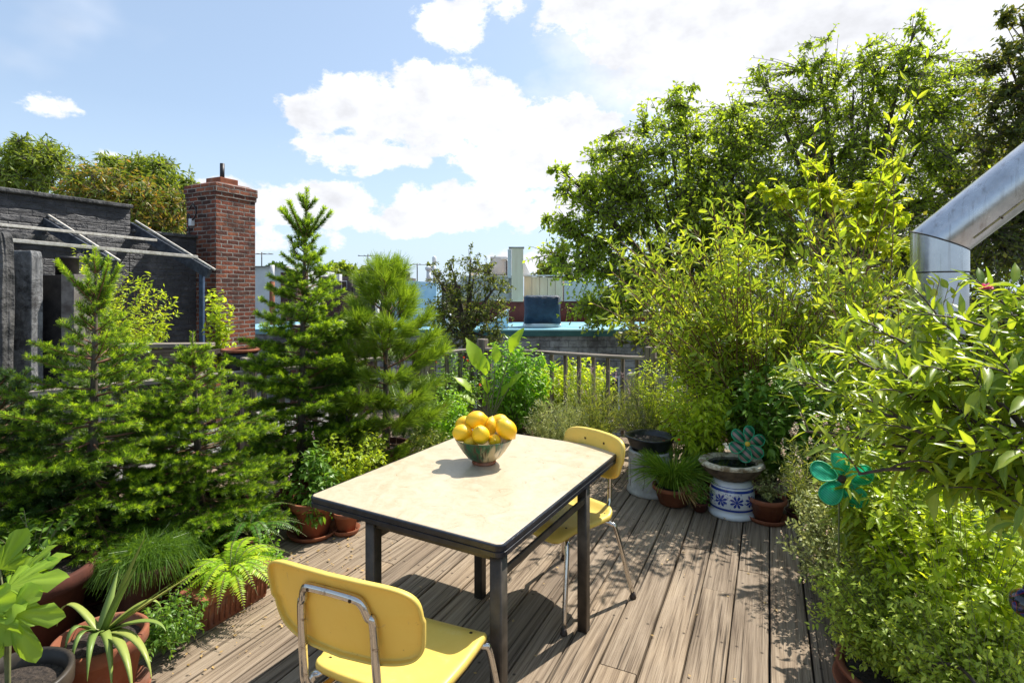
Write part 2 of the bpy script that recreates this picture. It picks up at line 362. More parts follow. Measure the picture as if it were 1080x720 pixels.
def rough_pier():
    t=NT('rough_render'); v=t.coords(); n=t.noise(v,7,9,.75,.8); n2=t.noise(v,2.5,8,.7)
    col=t.ramp(n,[(.3,(.09,.09,.09)),(.5,(.22,.22,.22)),(.7,(.4,.4,.39))])
    col=t.mix(t.ramp(n2,[(.5,0.0),(.6,.9)]),col,(.035,.032,.032))
    return t.pbr(col,.8,0,.3,n,1.0,.04)
M['pier']=rough_pier()
M['pier_dark']=simple('black_render',(.02,.02,.02),(.11,.105,.1),9,.75,bstr=1,bdist=.05)
M['white_rail']=simple('pale_worn_rail',(.4,.36,.3),(.66,.62,.55),30,.7)
M['blue_post']=simple('blue_painted_steel',(.015,.03,.07),(.05,.09,.16),20,.5)
M['rafter']=simple('dark_rafter',(.02,.025,.035),(.07,.08,.1),20,.6)
M['black_metal']=simple('black_metal',(.012,.011,.011),(.04,.035,.033),12,.5,metal=.3)
M['rust_metal']=simple('rusty_grey_metal',(.12,.1,.09),(.3,.28,.26),9,.6,metal=.3)
M['conc']=simple('stained_concrete',(.18,.165,.145),(.5,.46,.41),2.2,.85,stretch=(1,1,.4))
M['cream']=simple('cream_stucco',(.70,.56,.39),(.82,.68,.50),2,.85,stretch=(3,3,.4))
M['palegrey']=simple('pale_grey_paint',(.55,.53,.52),(.68,.66,.64),1,.7)
M['whitep']=simple('white_paint',(.62,.63,.64),(.76,.77,.78),3,.6)
M['redwall']=simple('oxide_red_wall',(.14,.03,.025),(.24,.055,.04),3,.8)
M['brownwall']=simple('brown_parapet',(.09,.075,.07),(.15,.125,.115),2,.85)
M['bluemem']=simple('blue_roof_coating',(.15,.38,.5),(.3,.52,.6),1.2,.5)
M['teal']=simple('teal_fascia',(.03,.12,.12),(.06,.19,.18),3,.5)
M['paleblue']=simple('pale_blue_sheet',(.3,.47,.62),(.5,.64,.74),1.5,.4)
M['navy']=simple('navy_tarp',(.008,.022,.05),(.022,.05,.09),5,.6,bstr=.8,bdist=.05)
M['roofgrey']=simple('grey_roof_felt',(.16,.155,.15),(.36,.34,.32),3,.9)
M['ground']=simple('distant_ground',(.06,.065,.05),(.13,.13,.11),.05,.95)
M['redpaint']=simple('red_paint',(.3,.03,.02),(.42,.06,.04),10,.5)

# ------------------------------------------------------------------ leaves
def tpl(w=.3, prof=(0.0,.55,.95,1.0,.75,.38,0.0), fold=.25, curl=.25, wave=0.0):
    """blade of unit length along +Y, upper side +Z"""
    n=len(prof); v=[]; q=[]; t=[]
    for i,p in enumerate(prof):
        y=i/(n-1); z=-curl*y*y; hw=w*.5*p
        lift=fold*hw+wave*math.sin(i*2.3)*w*.2
        v+=[(-hw,y,z+lift),(0,y,z),(hw,y,z+fold*hw-wave*math.sin(i*2.3+1)*w*.2)]
    for i in range(n-1):
        a=i*3; b=a+3
        for k in (0,1):
            l0,l1,u0,u1=a+k,a+k+1,b+k,b+k+1
            if prof[i]==0: t.append((a+1,u1,u0))
            elif prof[i+1]==0: t.append((l0,l1,b+1))
            else: q.append((l0,l1,u1,u0))
    return np.array(v,float),np.array(q).reshape(-1,4),np.array(t).reshape(-1,3)
T_PEACH=tpl(.25,(.0,.6,.95,1,.9,.66,.33,0),.5,.22,.35)
T_WILLOW=tpl(.31,(0,.8,1,.65,0),.4,.15)
T_OVAL=tpl(.5,(0,.85,1,.6,0),.3,.25)
T_BROAD=tpl(.5,(0,.5,.85,1,.95,.75,.4,0),.3,.35,.35)
T_NARROW=tpl(.13,(.3,1,.8,0),.3,.1)
def rhomb(w): return np.array([(0,0,0),(w/2,.45,.04),(0,1,0),(-w/2,.45,.04)],float),np.array([(0,1,2,3)]),np.zeros((0,3),int)
T_R=rhomb(.55); T_RN=rhomb(.3)
def needle(w): return np.array([(-w/2,0,0),(w/2,0,0),(w*.3,1,0),(-w*.3,1,0)],float),np.array([(0,1,2,3)]),np.zeros((0,3),int)
T_NEEDLE=needle(.16); T_LONG=needle(.03)
T_MAPLE=(np.array([(0,0,0),(.28,.12,.03),(.5,.02,-.05),(.38,.3,.03),(.6,.55,-.08),(.3,.55,.03),(.2,.75,.02),(0,1.05,-.1),(-.2,.75,.02),(-.3,.55,.03),(-.6,.55,-.08),(-.38,.3,.03),(-.5,.02,-.05),(-.28,.12,.03),(0,.45,-.02)],float),
         np.zeros((0,4),int), np.array([(14,i,i+1) for i in range(0,13)]+[(14,13,0)]))

MID={}
for T__ in (T_PEACH,T_BROAD,T_WILLOW,T_OVAL): MID[id(T__)]=np.array([.28 if i%3==1 else 0. for i in range(len(T__[0]))])
def nrm(a): return a/(np.linalg.norm(a,axis=-1,keepdims=True)+1e-9)
def rv(n): return nrm(RNG.normal(size=(n,3)))
def scatter(mb,T,pos,d,up,sc,tone,wj=None):
    V,Q,Tt=T; n=len(pos)
    if n==0: return
    pos=np.asarray(pos,float); y=nrm(np.asarray(d,float)); up=np.asarray(up,float)
    x=nrm(np.cross(y,up)); z=np.cross(x,y)
    sc=np.broadcast_to(sc,(n,))[:,None,None]; wj=1.0 if wj is None else np.asarray(wj)[:,None,None]
    W=pos[:,None,:]+sc*(V[None,:,0:1]*x[:,None,:]*wj+V[None,:,1:2]*y[:,None,:]+V[None,:,2:3]*z[:,None,:])
    m=len(V); base=(np.arange(n)*m)[:,None,None]
    q=(Q[None]+base).reshape(-1,4) if len(Q) else None
    t=(Tt[None]+base).reshape(-1,3) if len(Tt) else None
    tt_=np.repeat(np.broadcast_to(tone,(n,)),m)
    if id(T) in MID: tt_=tt_*.8+np.tile(MID[id(T)],n)
    mb.add(W.reshape(-1,3),q,t,tt_)

def bez(a,b,c,n):
    t=np.linspace(0,1,n)[:,None]
    a,b,c=[np.array(tuple(p),float) for p in (a,b,c)]
    return (1-t)**2*a+2*t*(1-t)*b+t*t*c
def sample(poly,ts):
    poly=np.asarray(poly); k=len(poly)-1; f=np.clip(ts,0,.9999)*k; i=f.astype(int); u=(f-i)[:,None]
    p=poly[i]*(1-u)+poly[i+1]*u; d=nrm(poly[i+1]-poly[i]); return p,d

def leaves_on(mb,T,poly,n,size,t0=.3,t1=1.0,spread=.9,droop=.2,upb=.6,tone0=.3,tone1=.9,jit=.25,pair=False):
    ts=np.linspace(t0,t1,n)+RNG.uniform(-.5,.5,n)*(t1-t0)/max(n,1)
    p,d=sample(poly,ts)
    r=rv(n); side=nrm(r-d*np.sum(r*d,1,keepdims=True))
    dd=d*(1-spread*.5)+side*spread; dd[:,2]-=droop; dd+=rv(n)*jit*.5
    up=rv(n)*(1-upb)+np.array([0,0,1.0])*upb
    s=size*RNG.uniform(.65,1.15,n)
    tn=np.clip(RNG.uniform(tone0,tone1,n)+(ts-.6)*.25,0,1)
    scatter(mb,T,p,dd,up,s,tn,RNG.uniform(.75,1.15,n))

def stemplant(mbL,mbS,base,targets,T,size,nl,bend=.35,stem_r=.004,t0=.25,droop=.2,spread=.9,upb=.6,twigs=0,twig_len=.12,tnl=6,tone=(.2,.9),stemseg=7,jit=.25):
    base=np.array(tuple(base),float); TW_=[]
    for tg in targets:
        tg=np.array(tuple(tg),float); L=np.linalg.norm(tg-base)
        b0=base+np.array([*(RNG.normal(size=2)*L*.04),0]) 
        mid=b0+(tg-b0)*.5; mid[2]+=L*bend*.5; mid[:2]-=(tg-b0)[:2]*bend*.4
        mid+=RNG.normal(size=3)*L*.04
        poly=bez(b0,mid,tg,stemseg)
        mbS.tube(poly,np.linspace(stem_r,stem_r*.35,stemseg),4,False)
        leaves_on(mbL,T,poly,nl,size,t0,1.0,spread,droop,upb,*tone,jit=jit)
        if twigs:
            p,d=sample(poly,RNG.uniform(t0,.97,twigs)); r=rv(twigs); sd=nrm(r-d*np.sum(r*d,1,keepdims=True))
            dr=d*.6+sd*.8; dr[:,2]+=.15; dr=nrm(dr); tl=(twig_len*RNG.uniform(.5,1.3,twigs))[:,None]
            e=p+dr*tl; e[:,2:]-=droop*tl*.2; md=(p+e)/2; md[:,2:]+=tl*.12; TW_.append(bbez(p,md,e,4))
    if TW_:
        A=np.vstack(TW_); btubes(mbS,A,stem_r*.45,stem_r*.2); bleaves(mbL,T,A,tnl,size,.15,1.0,spread,droop,upb,*tone,jit=jit)

def btubes(mb,polys,r0,r1,n=3):
    A=np.asarray(polys,float); N_,k,_=A.shape; r0=np.broadcast_to(r0,(N_,)); r1=np.broadcast_to(r1,(N_,))
    d=nrm(np.gradient(A,axis=1)); ref=np.where(np.abs(d[:,:1,2:3])<.9,np.array([0,0,1.0]),np.array([1.0,0,0])); a=nrm(np.cross(d,np.broadcast_to(ref,d.shape))); b=np.cross(d,a)
    ang=np.linspace(0,2*PI,n,endpoint=False); rr_=r0[:,None]+(r1-r0)[:,None]*np.linspace(0,1,k)[None]
    V=A[:,:,None,:]+rr_[:,:,None,None]*(np.cos(ang)[None,None,:,None]*a[:,:,None,:]+np.sin(ang)[None,None,:,None]*b[:,:,None,:])
    q=np.array([(i*n+j,i*n+(j+1)%n,(i+1)*n+(j+1)%n,(i+1)*n+j) for i in range(k-1) for j in range(n)])
    mb.add(V.reshape(-1,3),(q[None]+(np.arange(N_)*k*n)[:,None,None]).reshape(-1,4))
def bsample(A,idx,ts):
    k=A.shape[1]-1; f=np.clip(ts,0,.9999)*k; i=f.astype(int); u=(f-i)[:,None]; a=A[idx,i]; b=A[idx,i+1]; return a*(1-u)+b*u,nrm(b-a)
def bleaves(mb,T,polys,n,size,t0=.3,t1=1.0,spread=.9,droop=.2,upb=.6,tone0=.3,tone1=.9,jit=.25):
    A=np.asarray(polys,float)
    if len(A)==0: return
    N_=len(A); idx=np.repeat(np.arange(N_),n); ts=np.tile(np.linspace(t0,t1,n),N_)+RNG.uniform(-.5,.5,N_*n)*(t1-t0)/max(n,1)
    p,d=bsample(A,idx,ts); m=N_*n; r=rv(m); side=nrm(r-d*np.sum(r*d,1,keepdims=True)); dd=d*(1-spread*.5)+side*spread; dd[:,2]-=droop; dd+=rv(m)*jit*.5
    up=rv(m)*(1-upb)+np.array([0,0,1.0])*upb; scatter(mb,T,p,dd,up,size*RNG.uniform(.65,1.15,m),np.clip(RNG.uniform(tone0,tone1,m)+(ts-.6)*.25,0,1),RNG.uniform(.75,1.15,m))
def bbez(a,b,c,n):
    t=np.linspace(0,1,n)[None,:,None]; return (1-t)**2*a[:,None]+2*t*(1-t)*b[:,None]+t*t*c[:,None]
def ell_targets(c,r,n,shell=.5,zmin=None):
    u=rv(n); rad=RNG.uniform(shell,1,n)**.7
    p=np.array(tuple(c))+u*rad[:,None]*np.array(r)
    if zmin is not None: p[:,2]=np.maximum(p[:,2],zmin)
    return p

# ------------------------------------------------------------------ pots
def pot(parent,x,y,z,r,h,mat='terra',saucer=True,rim=True,taper=.7,soil=True,sides=40):
    m=MB(); rb=r*taper
    prof=[(0,z+.012),(rb,z+.012),(rb+(r-rb)*.78,z+h*.8)]
    if rim: prof+=[(r*1.0,z+h*.8),(r*1.06,z+h*.83),(r*1.06,z+h*.985),(r*1.03,z+h),(r*.95,z+h),(r*.92,z+h*.86),(r*.88,z+h*.8)]
    else: prof+=[(r,z+h),(r*.94,z+h),(r*.9,z+h*.8)]
    m.lathe(prof,(x,y,0),sides); p=m.build('pot',M[mat],parent)
    if soil:
        s=MB(); s.lathe([(0,z+h*.86),(r*.5,z+h*.875),(r*.9,z+h*.85)],(x,y,0),24); s.build('soil',M['soil'],parent)
    if saucer:
        s=MB(); R=r*1.0; s.lathe([(0,z+.001),(R*.95,z+.001),(R*1.12,z+.035),(R*1.07,z+.037),(R*.9,z+.011),(0,z+.0105)],(x,y,0),sides); s.build('saucer',M[mat],parent)
    return p
def plant(name,label,cat,group=None): return tag(empty(name,(0,0,0),0,label,cat,group),kind='thing')
def finish(root,x,y,z=0):
    """put the Empty at the thing's base without moving its parts"""
    root.location=(x,y,z)
    for ch in root.children:
        ch.matrix_parent_inverse=Matrix.Translation((-x,-y,-z))
    return root

# ================================================================== SETTING
AZ=math.radians(25.3); CA,SA=math.cos(AZ),math.sin(AZ)
def L2W(c,s,z=0): return Vector((c*CA+s*SA,-c*SA+s*CA,z))
def W2L(x,y): return (x*CA-y*SA, x*SA+y*CA)

g=MB(); g.add([(-900,-300,-9),(900,-300,-9),(900,1500,-9),(-900,1500,-9)],[(0,1,2,3)])
tag(g.build('ground',M['ground'],smooth=False),kind='structure')
r=MB(); r.box((-7.25,-3.5,-8.99),(4.6,6.6,-.22)); o=r.build('roof_terrace',M['roofgrey'],smooth=False); o.rotation_euler=(0,0,-AZ); tag(o,kind='structure')
dk=MB(); W=.172; rr=random.Random(5)
for k in range(-29,20):
    s=-2.2-rr.random()*2
    while s<6.15:
        ln=rr.uniform(2.6,4.4); e=min(s+ln,6.15)
        z0=rr.uniform(-.002,.0015); z1=z0+rr.uniform(-.0015,.0015); tone=rr.random()
        g0=rr.uniform(.003,.0062); a=k*W+g0; b=(k+1)*W-rr.uniform(.003,.0062); ch=.004
        # chamfered plank cross-section
        pr=[(a,-.035),(a,-ch),(a+ch,0),(b-ch,0),(b,-ch),(b,-.035)]
        nn=max(2,int((e-s)/.4)); vs=[]; wb=[rr.uniform(-.0012,.0012) for _ in range(nn+1)]
        for i in range(nn+1):
            y=s+.003+(e-s-.006)*i/nn
            for (x,zz) in pr: vs.append((x+wb[i],y,zz+z0+(z1-z0)*i/nn))
        q=[]
        for i in range(nn):
            for j in range(5): q.append((i*6+j,i*6+j+1,(i+1)*6+j+1,(i+1)*6+j))
        q+= [(0,5,4,1),(1,4,3,2)]; m6=nn*6; q+=[(m6+0,m6+1,m6+4,m6+5),(m6+1,m6+2,m6+3,m6+4)]
        dk.add(vs,q,None,tone); s=e
o=dk.build('deck',M['deck'],smooth=False); o.rotation_euler=(0,0,-AZ); tag(o,kind='structure')
EX=MB()
def fence(name,label,A,B,posts,n_pick,ztop=.95,post_top=1.06,picks=(0,1),skip=()):
    A=Vector((A[0],A[1],0)); B=Vector((B[0],B[1],0)); d=(B-A); L=d.length; u=d/L; ang=math.atan2(u.y,u.x)
    root=empty(name,(A.x,A.y,0),ang,label,'fence')
    for zc,w,h in ((ztop-.018,.075,.036),(.16,.04,.07)):
        m=MB(); nseg=max(2,int(L/.7)); v=[];q=[]
        prof=[(-w/2,-h/2),(w/2,-h/2),(w/2,h/2-.008),(w/2-.01,h/2),(-w/2+.01,h/2),(-w/2,h/2-.008)]
        for i in range(nseg+1):
            x=L*i/nseg; dz=rnd.uniform(-.006,.006); dy=rnd.uniform(-.006,.006)
            for (yy,zz) in prof: v.append((x,yy+dy,zc+zz+dz))
        for i in range(nseg):
            for j in range(6): q.append((i*6+j,i*6+(j+1)%6,(i+1)*6+(j+1)%6,(i+1)*6+j))
        q+=[(0,1,2,5),(2,3,4,5)]; k=nseg*6; q+=[(k,k+5,k+2,k+1),(k+2,k+5,k+4,k+3)]
        m.add(v,q,None,rnd.random()); m.build('rail',M['fence_h'],root,False)
    for t in posts:
        m=MB(); x=L*t; m.box((x-.055,-.055,-.2),(x+.055,.055,post_top)); m.tone=[np.full(8,rnd.random())]
        m.build('post',M['fence_v'],root,False,bevel=.012)
    for i in range(n_pick):
        x=L*(picks[0]+(picks[1]-picks[0])*(i+.5)/n_pick)
        if any(abs(x-L*t)<.07 for t in posts): continue
        m=MB(); w=.019; tl=rnd.uniform(-.006,.006)
        m.box((x-w+tl,-w+.0385,.05),(x+w+tl,w+.0385,ztop-.03)); m.tone=[np.full(8,rnd.random())]
        m.build('picket',M['fence_v'],root,False)
    return root
fence('picket_fence','grey weathered picket fence behind the spruces on the left side of the deck',(-4.6,2.75),(-1.04,6.29),(.0,.29,.62,1.0),30)
fence('picket_fence','short grey picket fence between the pine and the big leaved plant',(-.98,6.40),(-.40,6.86),(.0,),4)
fence('picket_fence','grey weathered picket fence along the far edge of the deck behind the lavender',(-.37,6.88),(4.3,4.40),(.0,.40,.86),31)

# ------------------------------------------------------------------ world
def build_world():
    w=bpy.data.worlds.new('World'); bpy.context.scene.world=w; w.use_nodes=True
    nt=w.node_tree; nt.nodes.clear(); N=nt.nodes.new; Lk=nt.links.new
    def math_(op,a,b=0,c=0,clamp=False):
        x=N('ShaderNodeMath'); x.operation=op; x.use_clamp=clamp
        for i,v in enumerate((a,b,c)):
            if isinstance(v,bpy.types.NodeSocket): Lk(v,x.inputs[i])
            else: x.inputs[i].default_value=v
        return x.outputs[0]
    sky=N('ShaderNodeTexSky'); sky.sky_type='NISHITA'; sky.sun_disc=False
    sky.sun_elevation=math.radians(SUN_EL); sky.sun_rotation=math.radians(SUN_AZ); sky.air_density=1.0; sky.dust_density=1.2; sky.ozone_density=1.0; sky.altitude=10
    tc=N('ShaderNodeTexCoord'); sep=N('ShaderNodeSeparateXYZ'); Lk(tc.outputs['Generated'],sep.inputs[0])
    az=math_('ARCTAN2',sep.outputs[0],sep.outputs[1]); el=math_('ARCSINE',sep.outputs[2])
    def noise(scale,detail,rough,off=(0,0,0),sq=1.5):
        mp=N('ShaderNodeMapping'); mp.inputs['Scale'].default_value=(1,1,sq); mp.inputs['Location'].default_value=off
        Lk(tc.outputs['Generated'],mp.inputs[0]); n=N('ShaderNodeTexNoise'); n.inputs['Scale'].default_value=scale; n.inputs['Detail'].default_value=detail; n.inputs['Roughness'].default_value=rough
        Lk(mp.outputs[0],n.inputs['Vector']); return n.outputs['Fac']
    ae=N('ShaderNodeCombineXYZ'); Lk(az,ae.inputs[0]); Lk(el,ae.inputs[1])
    sh=None
    for (px,py,rx,ry,st) in CLOUDS:        # clouds placed by compass bearing and elevation
        a0=math.atan((px-540)/F); e0=math.atan((HOR-py)/F*math.cos(a0)); k=math.sqrt(st)
        ra=k/(rx/F*math.cos(a0)**1.5); re=k/(ry/F*math.cos(e0)*math.cos(a0))
        ma=N('ShaderNodeVectorMath'); ma.operation='MULTIPLY_ADD'; Lk(ae.outputs[0],ma.inputs[0]); ma.inputs[1].default_value=(ra,re,0); ma.inputs[2].default_value=(-a0*ra,-e0*re,0)
        dt=N('ShaderNodeVectorMath'); dt.operation='DOT_PRODUCT'; Lk(ma.outputs[0],dt.inputs[0]); Lk(ma.outputs[0],dt.inputs[1])
        q=math_('SUBTRACT',st,dt.outputs['Value']); sh=math_('MAXIMUM',-1.0 if sh is None else sh,q)
    n1=noise(12,8,.66)
    dens=math_('ADD',sh,math_('MULTIPLY',math_('SUBTRACT',n1,.5),3.4))
    mr=N('ShaderNodeMapRange'); mr.interpolation_type='SMOOTHSTEP'; Lk(dens,mr.inputs[0]); mr.inputs[1].default_value=-.02; mr.inputs[2].default_value=.42
    # wispy background clouds everywhere, also behind the camera
    n3=noise(3.0,4,.6,(3,1,7)); mr2=N('ShaderNodeMapRange'); mr2.interpolation_type='SMOOTHSTEP'; Lk(n3,mr2.inputs[0]); mr2.inputs[1].default_value=.55; mr2.inputs[2].default_value=.8
    bg=math_('MULTIPLY',mr2.outputs[0],.35)
    # thin veil on the sun side
    va=math_('SUBTRACT',az,.42); vz=math_('SUBTRACT',el,.42)
    vq=math_('SUBTRACT',1.0,math_('ADD',math_('MULTIPLY',math_('MULTIPLY',va,va),6.0),math_('MULTIPLY',math_('MULTIPLY',vz,vz),16.0)))
    veil=math_('MULTIPLY',math_('ADD',vq,math_('MULTIPLY',math_('SUBTRACT',noise(5,5,.6,(1,4,2)),.5),2.0)),1.05,0,True)
    veil=math_('MULTIPLY',math_('MINIMUM',veil,1.0),.93)
    cov=math_('MAXIMUM',mr.outputs[0],math_('MAXIMUM',bg,veil),0,True)
    # relief: brighter where the puffs face the sun
    rel=math_('SUBTRACT',noise(11,4,.6,(-.012,-.012,0)),noise(11,4,.6,(.012,.012,.03)))
    body=noise(4.5,2,.55,(8,2,5))
    br=math_('ADD',.91,math_('ADD',math_('MULTIPLY',rel,.5),math_('MULTIPLY',math_('SUBTRACT',body,.5),-.16)))
    br=math_('SUBTRACT',br,math_('MULTIPLY',mr.outputs[0],math_('MULTIPLY',math_('MAXIMUM',dens,0.0),.05)))
    cc=N('ShaderNodeCombineColor'); 
    Lk(math_('MULTIPLY',br,CLOUDV*.985),cc.inputs[0]); Lk(math_('MULTIPLY',br,CLOUDV*1.0),cc.inputs[1]); Lk(math_('MULTIPLY',math_('ADD',br,.015),CLOUDV*1.03),cc.inputs[2])
    hz=N('ShaderNodeMix'); hz.data_type='RGBA'; Lk(math_('MAXIMUM',.36,math_('SUBTRACT',.85,math_('MULTIPLY',math_('ABSOLUTE',el),1.7))),hz.inputs[0]); Lk(sky.outputs[0],hz.inputs[6]); hz.inputs[7].default_value=(CLOUDV*.58,CLOUDV*.74,CLOUDV*.93,1)
    mx=N('ShaderNodeMix'); mx.data_type='RGBA'; Lk(cov,mx.inputs[0]); Lk(hz.outputs[2],mx.inputs[6]); Lk(cc.outputs[0],mx.inputs[7])
    b=N('ShaderNodeBackground'); b.inputs[1].default_value=SKYS; Lk(mx.outputs[2],b.inputs[0])
    o=N('ShaderNodeOutputWorld'); Lk(b.outputs[0],o.inputs[0])
SUN_EL,SUN_AZ,SKYS,CLOUDV=54.0,46.0,.12,6.7
CLOUDS=[(335,118,52,24,.9),(405,115,75,38,1.0),(470,118,100,52,1.2),(560,155,105,60,1.25),(610,165,65,48,1.0),(385,160,80,22,.7),(520,215,115,32,.9),
        (255,205,60,16,.7),(325,215,95,26,1.0),(420,235,58,18,.85),(300,255,60,16,.4),
        (470,28,46,26,.8),(512,12,44,20,.7),(650,15,90,40,.9),(740,30,140,60,1.1),(690,92,55,18,.35),(880,60,240,110,1.5),
        (52,112,38,13,.5),(122,165,34,14,.45),(570,272,60,14,.45),(1050,120,200,160,1.6),(100,-120,200,50,.9),(-200,80,120,50,1)]
build_world()
bpy.context.scene.world.cycles.sampling_method='MANUAL'; bpy.context.scene.world.cycles.sample_map_resolution=256
sun=bpy.data.lights.new('sun','SUN'); sun.energy=5.0; sun.angle=math.radians(.53); sun.color=(1,.955,.88)
so=bpy.data.objects.new('sun',sun); C.objects.link(so)
sd=Vector((math.sin(math.radians(SUN_AZ))*math.cos(math.radians(SUN_EL)),math.cos(math.radians(SUN_AZ))*math.cos(math.radians(SUN_EL)),math.sin(math.radians(SUN_EL))))
so.rotation_euler=sd.to_track_quat('Z','Y').to_euler()
cam=bpy.data.cameras.new('camera'); co=bpy.data.objects.new('camera',cam); C.objects.link(co)
cam.sensor_width=36; cam.lens=36*F/1080; cam.shift_y=-(360-HOR)/1080; cam.clip_end=3000; cam.clip_start=.05
co.location=(0,0,HC); co.rotation_euler=(PI/2,0,0)
S=bpy.context.scene; S.camera=co
S.view_settings.view_transform='Standard'; S.view_settings.look='None'; S.view_settings.gamma=1; S.view_settings.exposure=.60
S.render.engine='CYCLES'; S.cycles.max_bounces=7; S.cycles.diffuse_bounces=3; S.cycles.transmission_bounces=4; S.cycles.glossy_bounces=3; S.cycles.transparent_max_bounces=6
S.cycles.caustics_reflective=False; S.cycles.caustics_refractive=False; S.cycles.sample_clamp_indirect=6

# ================================================================== TABLE
def rrect(x0,y0,x1,y1,r,n=6):
    pts=[]
    for (cx,cy,a0) in ((x1-r,y1-r,0),(x0+r,y1-r,90),(x0+r,y0+r,180),(x1-r,y0+r,270)):
        for i in range(n+1):
            a=math.radians(a0+90*i/n); pts.append((cx+r*math.cos(a),cy+r*math.sin(a)))
    return pts
def slab(m,rings):
    """rings: list of (pts2d,z) joined bottom to top, both ends capped as fans"""
    n=len(rings[0][0]); v=[]; q=[]; t=[]
    for pts,z in rings: v+=[(x,y,z) for x,y in pts]
    for i in range(len(rings)-1):
        for j in range(n): q.append((i*n+j,i*n+(j+1)%n,(i+1)*n+(j+1)%n,(i+1)*n+j))
    for end,(pts,z) in ((0,rings[0]),(1,rings[-1])):
        cx=sum(p[0] for p in pts)/n; cy=sum(p[1] for p in pts)/n; v.append((cx,cy,z)); c=len(v)-1; b=0 if end==0 else (len(rings)-1)*n
        for j in range(n): t.append((c,b+(j+1)%n,b+j) if end==0 else (c,b+j,b+(j+1)%n))
    m.add(v,q,t)
# local frame: origin under the corner nearest the camera, +Y along the right edge, -X along the front edge
TU=Vector((.489,.873,0)).normalized(); TAZ=math.atan2(TU.x,TU.y)
T0=Vector((-.036,1.903,0)); TW,TL=.985,1.365
table=empty('table',T0,-TAZ,'dinette table with cream laminate top and black metal legs','table')
m=MB(); slab(m,[(rrect(-TW+.012,.012,-.012,TL-.012,.022),.742),(rrect(-TW+.010,.010,-.010,TL-.010,.024),.7600),(rrect(-TW+.013,.013,-.013,TL-.013,.021),.7612)])
m.build('tabletop',M['laminate'],table,False)
m=MB(); z=.7145
prof=[(.02,.712),(.0035,.7145),(.0,.7165),(.0,.733),(.004,.7355),(.004,.738),(.0,.7405),(.0,.756),(.003,.7595),(.0115,.7598),(.0118,.741)]
rings=[(rrect(-TW+i,i,-i,TL-i,.036-min(i,.02)),z) for i,z in prof]
n=len(rings[0][0]); v=[];q=[]
for pts,z in rings: v+=[(x,y,z) for x,y in pts]
for i in range(len(rings)-1):
    for j in range(n): q.append((i*n+j,i*n+(j+1)%n,(i+1)*n+(j+1)%n,(i+1)*n+j))
m.add(v,q); m.build('edge_band',M['trim'],table,False)
m=MB(); m.box((-TW+.03,.03,.718),(-.03,TL-.03,.7415)); m.build('underframe',M['tablesteel'],table,False)
LX,LY=.60,.815
for (lx,ly) in ((-.036,.04),(-.036-LX,.04),(-.036,.04+LY),(-.036-LX,.04+LY)):
    m=MB(); h=.0248; slab(m,[(rrect(lx-h,ly-h,lx+h,ly+h,.006,3),0.0),(rrect(lx-h,ly-h,lx+h,ly+h,.006,3),.7175)])
    lg=m.build('leg',M['tablesteel'],table,True)
    m=MB(); slab(m,[(rrect(lx-h*.9,ly-h*.9,lx+h*.9,ly+h*.9,.006,3),-.0),(rrect(lx-h-.001,ly-h-.001,lx+h+.001,ly+h+.001,.006,3),.012)]); m.build('glide',M['rubber'],lg,False)
for (a,b) in (((-.018,.065),(-.032,.04+LY-.025)),((-.030-LX,.063),(-.042-LX,.04+LY-.023))):
    m=MB(); m.box((min(a[0],b[0]),a[1],.628),(max(a[0],b[0]),b[1],.658)); m.build('side_rail',M['tablesteel'],table,False,bevel=.003)
for yy in (.04,.04+LY):
    m=MB(); m.box((-.036-LX+.023,yy-.01,.688),(-.036-.023,yy+.01,.7175)); m.build('end_rail',M['tablesteel'],table,False)

# ================================================================== CHAIRS
def shell(mb,W_,H_,fn,exp=3.4,rings=9,n=56,lip=.014,bulge=None):
    v=[];q=[];t=[]
    def pt(a,r):
        ca,sa=math.cos(a),math.sin(a)
        x=W_/2*math.copysign(abs(ca)**(2/exp),ca)*r; y=H_/2*math.copysign(abs(sa)**(2/exp),sa)*r
        if bulge: x,y=bulge(x,y)
        return x,y
    v.append(fn(0,0,0))
    for k in range(1,rings+1):
        r=(k/rings)**.8
        for j in range(n): x,y=pt(2*PI*j/n,r); v.append(fn(x,y,0))
    for dr,l in ((1.012,lip*.25),(1.018,lip*.6),(1.016,lip)):
        for j in range(n): x,y=pt(2*PI*j/n,dr); v.append(fn(x,y,l))
    for j in range(n): t.append((0,1+j,1+(j+1)%n))
    for k in range(rings+2):
        for j in range(n): a=1+k*n; q.append((a+j,a+n+j,a+n+(j+1)%n,a+(j+1)%n))
    mb.add(v,q,t)
def smooth(pts,sub=5):
    P_=[np.array(p,float) for p in pts]; out=[]
    for i in range(len(P_)-1):
        p0=P_[max(i-1,0)];p1=P_[i];p2=P_[i+1];p3=P_[min(i+2,len(P_)-1)]
        for k in range(sub):
            t=k/sub; out.append(.5*((2*p1)+(-p0+p2)*t+(2*p0-5*p1+4*p2-p3)*t*t+(-p0+3*p1-3*p2+p3)*t**3))
    out.append(P_[-1]); return out
